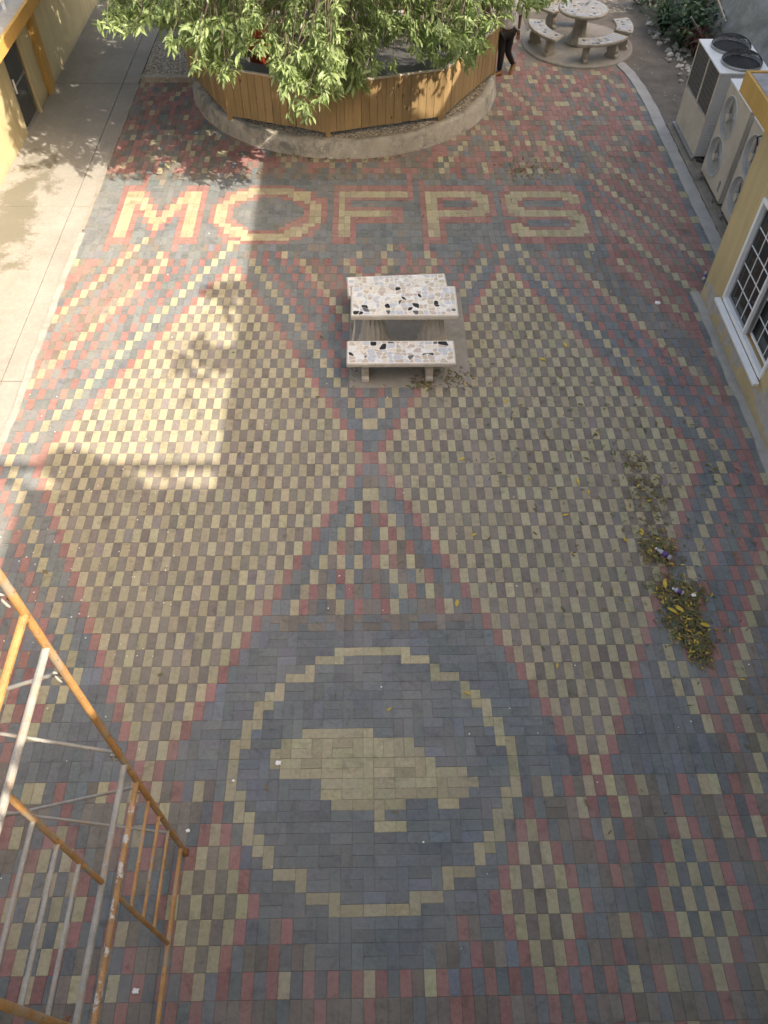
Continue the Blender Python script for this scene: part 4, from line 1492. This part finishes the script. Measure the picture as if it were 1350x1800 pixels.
pe = thing('person', (2.9, 10.82, .01), 'person in a pale lilac shirt, black trousers and tan shoes walking past the fence', 'person')
hip = Vector((2.87, 10.83, .86))
J_ = dict(pel=hip, bel=hip + Vector((0, 0, .16)), che=hip + Vector((-.01, .0, .38)), neck=hip + Vector((-.015, .0, .58)), head=hip + Vector((-.03, -.01, .70)), top=hip + Vector((-.03, 0, .80)),
          hl=hip + Vector((-.09, -.01, -.05)), kl=Vector((2.80, 10.76, .46)), al=Vector((2.80, 10.78, .09)), tl=Vector((2.68, 10.70, .05)),
          hr=hip + Vector((.09, .02, -.05)), kr=Vector((2.93, 10.80, .47)), ar=Vector((3.10, 10.92, .17)), tr=Vector((3.06, 10.84, .05)),
          sl=hip + Vector((-.17, -.02, .52)), el=hip + Vector((-.24, -.12, .27)), wl=hip + Vector((-.22, -.33, .22)),
          sr=hip + Vector((.17, .02, .52)), er=hip + Vector((.25, .06, .26)), wr=hip + Vector((.23, -.08, .05)))


def sk(name, seq, rad, mat, **kw):
    names = []
    ed = []
    for a, b in seq:
        for x_ in (a, b):
            if x_ not in names: names.append(x_)
        ed.append((names.index(a), names.index(b)))
    return skin_obj(name, [J_[x_] for x_ in names], ed, [rad[x_] for x_ in names], mat, pe, **kw)


sk('body', [('pel', 'bel'), ('bel', 'che'), ('che', 'neck'), ('neck', 'head'), ('head', 'top'), ('pel', 'hl'), ('hl', 'kl'), ('kl', 'al'), ('al', 'tl'), ('pel', 'hr'), ('hr', 'kr'), ('kr', 'ar'), ('ar', 'tr'), ('che', 'sl'), ('sl', 'el'), ('el', 'wl'), ('che', 'sr'), ('sr', 'er'), ('er', 'wr')],
   dict(pel=(.13, .10), bel=(.12, .09), che=(.14, .10), neck=.052, head=(.085, .098), top=.055, hl=.08, kl=.055, al=.038, tl=.03, hr=.08, kr=.055, ar=.038, tr=.03, sl=.052, el=.04, wl=.028, sr=.052, er=.04, wr=.028), M['skin'])
sk('shirt', [('pel', 'bel'), ('bel', 'che'), ('che', 'neck'), ('che', 'sl'), ('sl', 'el'), ('che', 'sr'), ('sr', 'er')],
   dict(pel=(.165, .13), bel=(.15, .115), che=(.165, .125), neck=.07, sl=.075, el=.062, sr=.075, er=.062), M['shirt'])
J_['w'] = hip + Vector((0, 0, .02))
sk('trousers', [('w', 'hl'), ('hl', 'kl'), ('kl', 'al'), ('w', 'hr'), ('hr', 'kr'), ('kr', 'ar')],
   dict(w=(.15, .12), hl=.105, kl=.076, al=.056, hr=.105, kr=.076, ar=.056), M['trouser'])
for a, t in (('al', 'tl'), ('ar', 'tr')):
    A_, T_ = J_[a], J_[t]
    d = (T_ - A_)
    heel = A_ + Vector((0, 0, -.045)) - d * .25
    skin_obj('shoe', [A_ + Vector((0, 0, -.02)), heel, A_.lerp(T_, .55) + Vector((0, 0, -.02)), T_ + d * .55 + Vector((0, 0, -.012))], [(0, 1), (0, 2), (2, 3)], [(.05, .05), (.042, .042), (.05, .042), (.04, .03)], M['shoe'], pe, 2)
h_ = J_['head']
hm = MB()
hm.lathe([(.02, -.02), (.093, .0), (.104, .05), (.085, .10), (.03, .125)], 0, 0, 16)
ho = MB().add([h_ + Vector((v_.x * .92, v_.y * 1.05 + .012, v_.z + .02)) for v_ in hm.v], hm.f).build('hair', M['hair'], pe, smooth=True)
for s_ in (-1, 1):
    MB().lathe([(.004, -.008), (.011, 0), (.004, .008)], 0, 0, 8)
    ey = MB()
    q_ = MB().lathe([(.003, -.009), (.010, 0), (.003, .009)], 0, 0, 8)
    ey.add([h_ + Vector((-.01 + s_ * .033, -.098, .0)) + v_ for v_ in q_.v], q_.f)
    ey.build('eye', M['white'], pe, smooth=True)
    q_ = MB().lathe([(.006, -.03), (.016, 0), (.008, .032)], 0, 0, 8)
    MB().add([h_ + Vector((s_ * .092, .005, -.005)) + v_ for v_ in q_.v], q_.f).build('ear', M['skin'], pe, smooth=True)
MB().add([h_ + Vector(p) for p in ((-.018, -.094, -.035), (.002, -.094, -.035), (-.008, -.122, -.033), (-.008, -.096, .01))], [(0, 1, 2), (0, 2, 3), (1, 3, 2)]).build('nose', M['skin'], pe)
MB().box(h_.x - .03, h_.x + .012, h_.y - .097, h_.y - .088, h_.z - .062, h_.z - .052).build('mouth', M['red'], pe)
for wn_, en_, nm in (('wl', 'el', -1), ('wr', 'er', 1)):
    W_, E_ = J_[wn_], J_[en_]
    d = (W_ - E_).normalized()
    sd = d.cross(Vector((0, 0, 1)))
    sd = sd.normalized() if sd.length > .1 else Vector((1, 0, 0))
    pts, eds, rad = [W_, W_ + d * .05, W_ + d * .09], [(0, 1), (1, 2)], [.026, (.036, .02), (.036, .018)]
    for f_i in range(4):
        off = sd * (f_i - 1.5) * .019
        i0 = len(pts)
        ln_ = (.062, .075, .07, .052)[f_i]
        curl = Vector((0, 0, -1))
        pts += [W_ + d * .095 + off, W_ + d * (.095 + ln_ * .55) + off + curl * .012, W_ + d * (.095 + ln_ * .9) + off + curl * .038]
        eds += [(2, i0), (i0, i0 + 1), (i0 + 1, i0 + 2)]
        rad += [.0095, .0088, .0078]
    i0 = len(pts)
    pts += [W_ + d * .04 + sd * .034 * nm, W_ + d * .075 + sd * .056 * nm, W_ + d * .105 + sd * .058 * nm - Vector((0, 0, .012))]
    eds += [(1, i0), (i0, i0 + 1), (i0 + 1, i0 + 2)]
    rad += [.011, .010, .008]
    skin_obj('hand', pts, eds, rad, M['skin'], pe, 1)

# ------------------------------------------------------------------ plants, rubble and tarp at the top right
def ground_rock(p, s_, mat, seed):
    r = random.Random(seed)
    bm = bmesh.new()
    bmesh.ops.create_icosphere(bm, subdivisions=2, radius=1)
    k1, k2 = Vector((r.uniform(-3, 3), r.uniform(-3, 3), r.uniform(-3, 3))), r.uniform(.2, .35)
    for v_ in bm.verts:
        q_ = v_.co.copy()
        f = 1 + k2 * math.sin(q_.dot(k1) * 1.4) + r.uniform(-.07, .07)
        v_.co = Vector((q_.x * s_ * f, q_.y * s_ * f * r.uniform(.72, .76), q_.z * s_ * f * .62))
    me = bpy.data.meshes.new('rock')
    bm.to_mesh(me); bm.free()
    me.materials.append(mat)
    return me


RP = []
r = random.Random(8)
for k in range(95):
    t_ = r.random()
    RP.append((6.66 + .55 * t_ + r.gauss(0, .17), 13.4 - 3.4 * t_ + r.gauss(0, .2), r.uniform(.03, .085)))
for k in range(14):
    RP.append((7.3 + r.uniform(0, .9), 11.0 + r.uniform(-.6, 1.6), r.uniform(.07, .15)))
rocks = [ground_rock(None, 1, M['rock'] if k % 2 else M['rockw'], k) for k in range(6)]
for k, (x, y, s_) in enumerate(RP):
    o = bpy.data.objects.new('rock', rocks[k % 6])
    C.objects.link(o)
    o.location = (x, y, -.03 + s_ * .4)
    o.scale = (s_,) * 3
    o.rotation_euler = (r.uniform(-.3, .3), r.uniform(-.3, .3), r.uniform(0, 6.28))
    tag(o, 'lump of pale rubble in the heap between dirt path and plants', 'rock', 'rubble heaped beside the dirt path')
o = bpy.data.objects.new('rock', rocks[0]); C.objects.link(o)
pw_ = unpix(1123, 4, 2, 0.0)
o.location = (pw_.x, pw_.y, .05); o.scale = (.15, .15, .15)
tag(o, 'single white boulder alone on the dirt path behind the round table', 'rock')


def strap_plant(x, y, h, n_, mat, lab, seed, spread=.5):
    r2 = random.Random(seed)
    t_ = thing('strap_leaf_plant', (x, y, 0), lab, 'plant', 'plants beside the rubble')
    m = MB()
    for k in range(n_):
        a = r2.uniform(0, 6.28)
        sp_ = r2.uniform(.15, 1) * spread
        hh_ = h * r2.uniform(.6, 1.1)
        w_ = r2.uniform(.018, .035)
        d = Vector((math.cos(a), math.sin(a), 0))
        s2 = Vector((-d.y, d.x, 0))
        vs = []
        for i in range(6):
            q_ = i / 5
            c_ = Vector((x, y, 0)) + d * sp_ * q_ ** 1.3 + Vector((0, 0, hh_ * (1.7 * q_ - q_ * q_ * 1.05)))
            ww = w_ * (1 - q_ * .85)
            vs += [c_ - s2 * ww, c_ + s2 * ww]
        m.add(vs, [(2 * i, 2 * i + 1, 2 * i + 3, 2 * i + 2) for i in range(5)])
    m.build('foliage', mat, t_, smooth=True)
    return t_


strap_plant(6.85, 13.2, .8, 130, M['plantleaf'], 'dark green strap leaved plant at the far end of the rubble', 1, .7)
strap_plant(7.15, 12.5, .8, 130, M['plantleaf'], 'dark green drooping strap leaved plant behind the red leaved one', 2, .65)
strap_plant(7.25, 11.75, .7, 110, M['redleaf'], 'dark red leaved cordyline plant among the rubble', 3, .55)
strap_plant(7.45, 11.55, .65, 110, M['plantleaf'], 'small dark green plant with brownish leaves nearest the air conditioners', 4, .5)


def bush(x, y, rad, h, nl, lab, seed):
    r2 = random.Random(seed)
    t_ = thing('shrub', (x, y, 0), lab, 'shrub', 'plants beside the rubble')
    m = MB()
    for k in range(nl):
        u = Vector((r2.gauss(0, .5), r2.gauss(0, .5), r2.random()))
        b = Vector((x + u.x * rad, y + u.y * rad, .1 + u.z * h))
        d = Vector((r2.gauss(0, 1), r2.gauss(0, 1), r2.gauss(.1, .5))).normalized()
        mt = leaf_mtx(b, d, r2.uniform(.10, .17), r2.uniform(-1, 1))
        m.add([mt @ Vector((v_[0] * 1.8, v_[1], v_[2])) for v_ in shapes[k % 4][0]], shapes[k % 4][1])
    m.build('foliage', M['plantleaf'], t_, smooth=True)
    for k in range(5):
        MB().tube([(x, y, 0), (x + r2.gauss(0, .2) * rad, y + r2.gauss(0, .2) * rad, h * .6)], [.02, .008], 5).build('stem', M['bark'], t_)


strap_plant(6.78, 12.85, .65, 120, M['plantleaf'], 'dark green strap leaved plant overhanging the dirt path', 14, .6)
strap_plant(7.45, 12.9, .85, 130, M['plantleaf'], 'tall dark green strap leaved plant in the middle of the bed', 15, .6)
strap_plant(7.0, 12.1, .6, 110, M['plantleaf'], 'low dark green plant between the rubble and the red leaved one', 16, .5)
bush(7.35, 12.2, .5, .7, 420, 'low dense shrub among the strap leaved plants', 17)
bush(7.6, 13.4, .75, 1.1, 700, 'leafy dark green shrub behind the strap leaved plants', 5)
bush(8.2, 14.4, .8, 1.3, 600, 'dark green shrub in the far right corner', 6)
bush(6.9, 14.4, .55, .9, 450, 'dark green shrub beyond the white boulder', 9)

tag(MB().tube([unpix(1215, 30, 2, .9), unpix(1237, 70, 2, .3)], .02, 8).build('pole', M['alu'], None, unpix(1237, 70, 2, .3)), 'grey metal pole leaning over the rubble beside the tall air conditioner', 'pole')
tag(MB().tube([unpix(1259, -8, 2, 1.1), unpix(1276, 38, 2, .7)], .018, 8).build('pole', M['stone_l'], None, unpix(1276, 38, 2, .7)), 'pale stick poking out beside the grey tarpaulin', 'pole')
p0 = unpix(1255, 47, 2, .25)
tag(MB().box(p0.x - .16, p0.x + .16, p0.y - .04, p0.y + .04, .2, .25).build('board_offcut', M['timber'], None, (p0.x, p0.y, .2)), 'short pale board lying on the rubble by the tarpaulin', 'board')

# tarpaulin draped over a heap
tp_ = MB()
nx, ny = 46, 60
r2 = random.Random(5)
for j in range(ny + 1):
    for i in range(nx + 1):
        u, v_ = i / nx, j / ny
        x = 7.55 + u * 2.6 + .15 * math.sin(v_ * 9)
        y = 9.3 + v_ * 5.4
        ed = min(1, u * 3.2) * min(1, v_ * 5 + .1)
        fold = .17 * math.sin(u * 16 + v_ * 7 + 2 * math.sin(v_ * 5)) + .08 * math.sin(u * 34 - v_ * 13) + .05 * abs(math.sin(u * 21 + v_ * 24))
        z = .06 + ed ** .7 * (1.15 + .35 * math.sin(v_ * 4.0 + .8) + .25 * u) + fold * min(1, u * 4)
        tp_.v.append(Vector((x, y, max(.02, z))))
for j in range(ny):
    for i in range(nx):
        a = j * (nx + 1) + i
        tp_.f.append((a, a + 1, a + nx + 2, a + nx + 1))
to = tp_.build('tarpaulin', M['tarp'], None, (8.6, 11.8, 0), True)
sd_ = to.modifiers.new('thick', 'SOLIDIFY'); sd_.thickness = .008
tag(to, 'grey creased tarpaulin draped over a heap behind the air conditioners', 'tarpaulin')

# ------------------------------------------------------------------ litter
def litter(name, pts, mats, seed, lmin, lmax, zmax=.0):
    r2 = random.Random(seed)
    ms = [MB() for _ in mats]
    for (x, y) in pts:
        k = r2.choices(range(len(mats)), [m_[1] for m_ in mats])[0]
        L_ = r2.uniform(lmin, lmax)
        d = Vector((r2.gauss(0, 1), r2.gauss(0, 1), r2.gauss(0, .12))).normalized()
        z = .012 + r2.random() * zmax
        mt = leaf_mtx(Vector((x, y, z + L_ * .12)), d, L_, r2.gauss(0, .45))
        sh = shapes[r2.randint(0, 3)]
        wd = r2.uniform(.7, 1.6)
        vs = [mt @ Vector((v_[0] * wd, v_[1], v_[2])) for v_ in sh[0]]
        lo = min(v_.z for v_ in vs)
        if lo < .006:
            vs = [v_ + Vector((0, 0, .006 - lo)) for v_ in vs]
        ms[k].add(vs, sh[1])
    return ms


r2 = random.Random(77)
# swept heap along the right
heap = []
for k in range(1700):
    t_ = r2.random()
    cx_, cy_ = 3.39 + .05 * t_ + .03 * math.sin(t_ * 9), -2.02 - .98 * t_
    wd = (.27 + .05 * math.sin(t_ * 13)) * (1 - .6 * t_ ** 1.4) * (1 - max(0, .1 - t_) * 5)
    heap.append((cx_ + (r2.uniform(-1, 1) if r2.random() < .7 else r2.gauss(0, .75)) * wd, cy_ + r2.gauss(0, .07)))
for k in range(480):
    heap.append((3.33 + r2.gauss(0, .11) + 0, -1.58 + r2.gauss(0, .12)))
for k in range(330):
    heap.append((3.36 + r2.gauss(0, .13), r2.choice((-.2, -.25, -.55, -.75, -.9, -1.15)) + r2.gauss(0, .09)))
for k in range(90):
    heap.append((3.45 + r2.gauss(0, .25), -2.4 + r2.gauss(0, .6)))
MATS = [(M['lit_green'], 5), (M['lit_brown'], 5), (M['lit_yellow'], 1)]
ms = litter('leaf_heap', heap, MATS, 1, .03, .075, .05)
lh = thing('leaf_heap', (3.4, -2.4, .01), 'swept heap of green, brown and yellow leaves on the right of the paving', 'leaf heap')
for m, (mt_, _), nm in zip(ms, MATS, ('green_leaves', 'brown_leaves', 'yellow_leaves')):
    tag(m.build(nm, mt_, lh), kind='stuff')
pts = []
for k in range(260):
    pts.append((r2.uniform(1.3, 4.6), r2.gauss(0, 1.4)))
for k in range(70):
    pts.append((r2.uniform(-2, 4.8), r2.uniform(1.5, 7.2)))
for k in range(30):
    pts.append((r2.uniform(-4.5, 4), r2.uniform(-5, 2)))
for k in range(70):
    pts.append((1.18 + r2.gauss(0, .12), 1.34 + r2.gauss(0, .09)))
for k in range(60):
    pts.append((.72 + r2.gauss(0, .10), 1.26 + r2.gauss(0, .06)))
for k in range(25):
    pts.append((r2.uniform(-.27, -.2), r2.uniform(1.2, 3.1)))
for k in range(110):
    pts.append((2.9 + r2.gauss(0, .22), 6.95 + r2.gauss(0, .2)))
for k in range(90):
    a = math.radians(r2.uniform(245, 290)); rr_ = r2.uniform(3.15, 3.28)
    pts.append((PCX + rr_ * math.cos(a), PCY + rr_ * math.sin(a)))
pts = [p for p in pts if p[0] < 4.95]
MATS2 = [(M['lit_green'], 5), (M['lit_brown'], 6), (M['lit_yellow'], .6)]
for m, (mt_, _), nm in zip(litter('x', pts, MATS2, 2, .045, .095), MATS2, ('green', 'brown', 'yellow')):
    tag(m.build('fallen_leaves', mt_, None), nm + ' fallen leaves scattered over the paving', 'fallen leaves', kind='stuff')
# larger yellow leaves that can be told apart
lm = bpy.data.meshes.new('fallen_leaf')
vs, fs = leaf_shape(1, .38, .12, .18)
lm.from_pydata(vs, [], fs); lm.materials.append(M['lit_yellow']); lm.shade_smooth()
for (px, py, s_) in ((991, 603, .11), (1018, 853, .11), (960, 635, .12), (818, 806, .09), (1000, 905, .09), (1128, 943, .13), (802, 1068, .11), (893, 702, .10), (1200, 1080, .13), (1188, 1082, .12), (1165, 1022, .12), (980, 1165, .07), (828, 1222, .08), (688, 1245, .06), (1228, 1100, .12), (930, 838, .07), (1050, 760, .07), (828, 943, .08)):
    p = unpix(px, py, 2, .03 if 1150 < px < 1240 and py > 1000 else .012)
    o = bpy.data.objects.new('fallen_leaf', lm)
    C.objects.link(o)
    o.location = (p.x, p.y, p.z + (.05 if 1150 < px < 1240 and py > 1000 else .012))
    o.rotation_euler = (r2.uniform(-.1, .1), r2.uniform(-.2, .2), r2.uniform(0, 6.28))
    o.scale = (s_,) * 3
    tag(o, 'single larger yellow leaf lying on the paving', 'leaf', 'larger yellow leaves fallen on the paving')

# white specks
m = MB()
for k in range(240):
    x, y = r2.uniform(-4.6, 4.8), r2.uniform(-6, 7)
    if r2.random() < .45:
        x, y = r2.uniform(-4.4, -2.2), r2.gauss(-1.2, 1.2)
    if r2.random() < .25:
        x, y = r2.uniform(5.8, 7.0), r2.uniform(8.5, 14)
    s_ = r2.uniform(.004, .011)
    m.add([(x + s_ * math.cos(a) * r2.uniform(.7, 1.2), y + s_ * math.sin(a), .0115) for a in (0, 1.2, 2.5, 3.7, 5)] + [(x, y, .0115 + s_ * .6)], [(i, (i + 1) % 5, 5) for i in range(5)])
tag(m.build('white_specks', M['white']), 'tiny white crumbs and paint specks sprinkled over the ground', 'specks', kind='stuff')
for (px, py, s_, lab) in ((489, 1341, .032, 'white foam scrap on the island emblem'), (330, 1460, .022, 'white foam scrap beside the scaffold foot'), (238, 1742, .03, 'white paper scrap below the scaffold'), (1156, 532, .045, 'white paper scrap near the right wall'), (1217, 1050, .03, 'white bottle cap on the leaf heap'), (410, 1372, .018, 'small white scrap left of the island emblem')):
    p = unpix(px, py, 2, .02)
    mm = MB()
    n = 9
    for z, f in ((0, 1), (.6, .9), (.8, .5)):
        for k in range(n):
            a = 2 * math.pi * k / n
            rr_ = s_ * f * (1 + .25 * math.sin(k * 2.7 + px))
            mm.v.append(Vector((p.x + rr_ * math.cos(a), p.y + rr_ * .8 * math.sin(a), .012 + z * s_ * .6 + (.05 if px == 1217 else 0))))
    for j in range(2):
        for k in range(n):
            a, b = j * n + k, j * n + (k + 1) % n
            mm.f.append((a, b, b + n, a + n))
    mm.f.append(tuple(2 * n + k for k in range(n)))
    tag(mm.build('litter_scrap', M['white'], None, (p.x, p.y, .012)), lab, 'litter')


def bottle(p, ang, L_, lab, z=.03):
    t_ = thing('plastic_bottle', (p.x, p.y, z), lab, 'bottle')
    d = Vector((math.cos(ang), math.sin(ang), 0))
    c_ = Vector((p.x, p.y, z + .028))
    def at(t, ): return c_ + d * L_ * (t - .5)
    MB().tube([at(0), at(.03), at(.62), at(.80), at(.92)], [.022, .03, .03, .016, .011], 14).build('body', M['clear'], t_, smooth=True)
    MB().tube([at(.20), at(.55)], .0312, 14).build('label', M['purple'], t_, smooth=True)
    MB().tube([at(.92), at(1.0)], .014, 12).build('cap', M['white'], t_, smooth=True)


bottle(unpix(1165, 975, 2, .05), 2.35, .21, 'clear plastic bottle with purple label lying on the small leaf heap', .05)
bottle(unpix(1190, 1042, 2, .05), 2.6, .13, 'crushed plastic bottle with purple label on the large leaf heap', .06)
bottle(unpix(1238, 487, 2, .02), 1.15, .22, 'clear plastic bottle with purple label lying beside the yellow wall corner', .012)
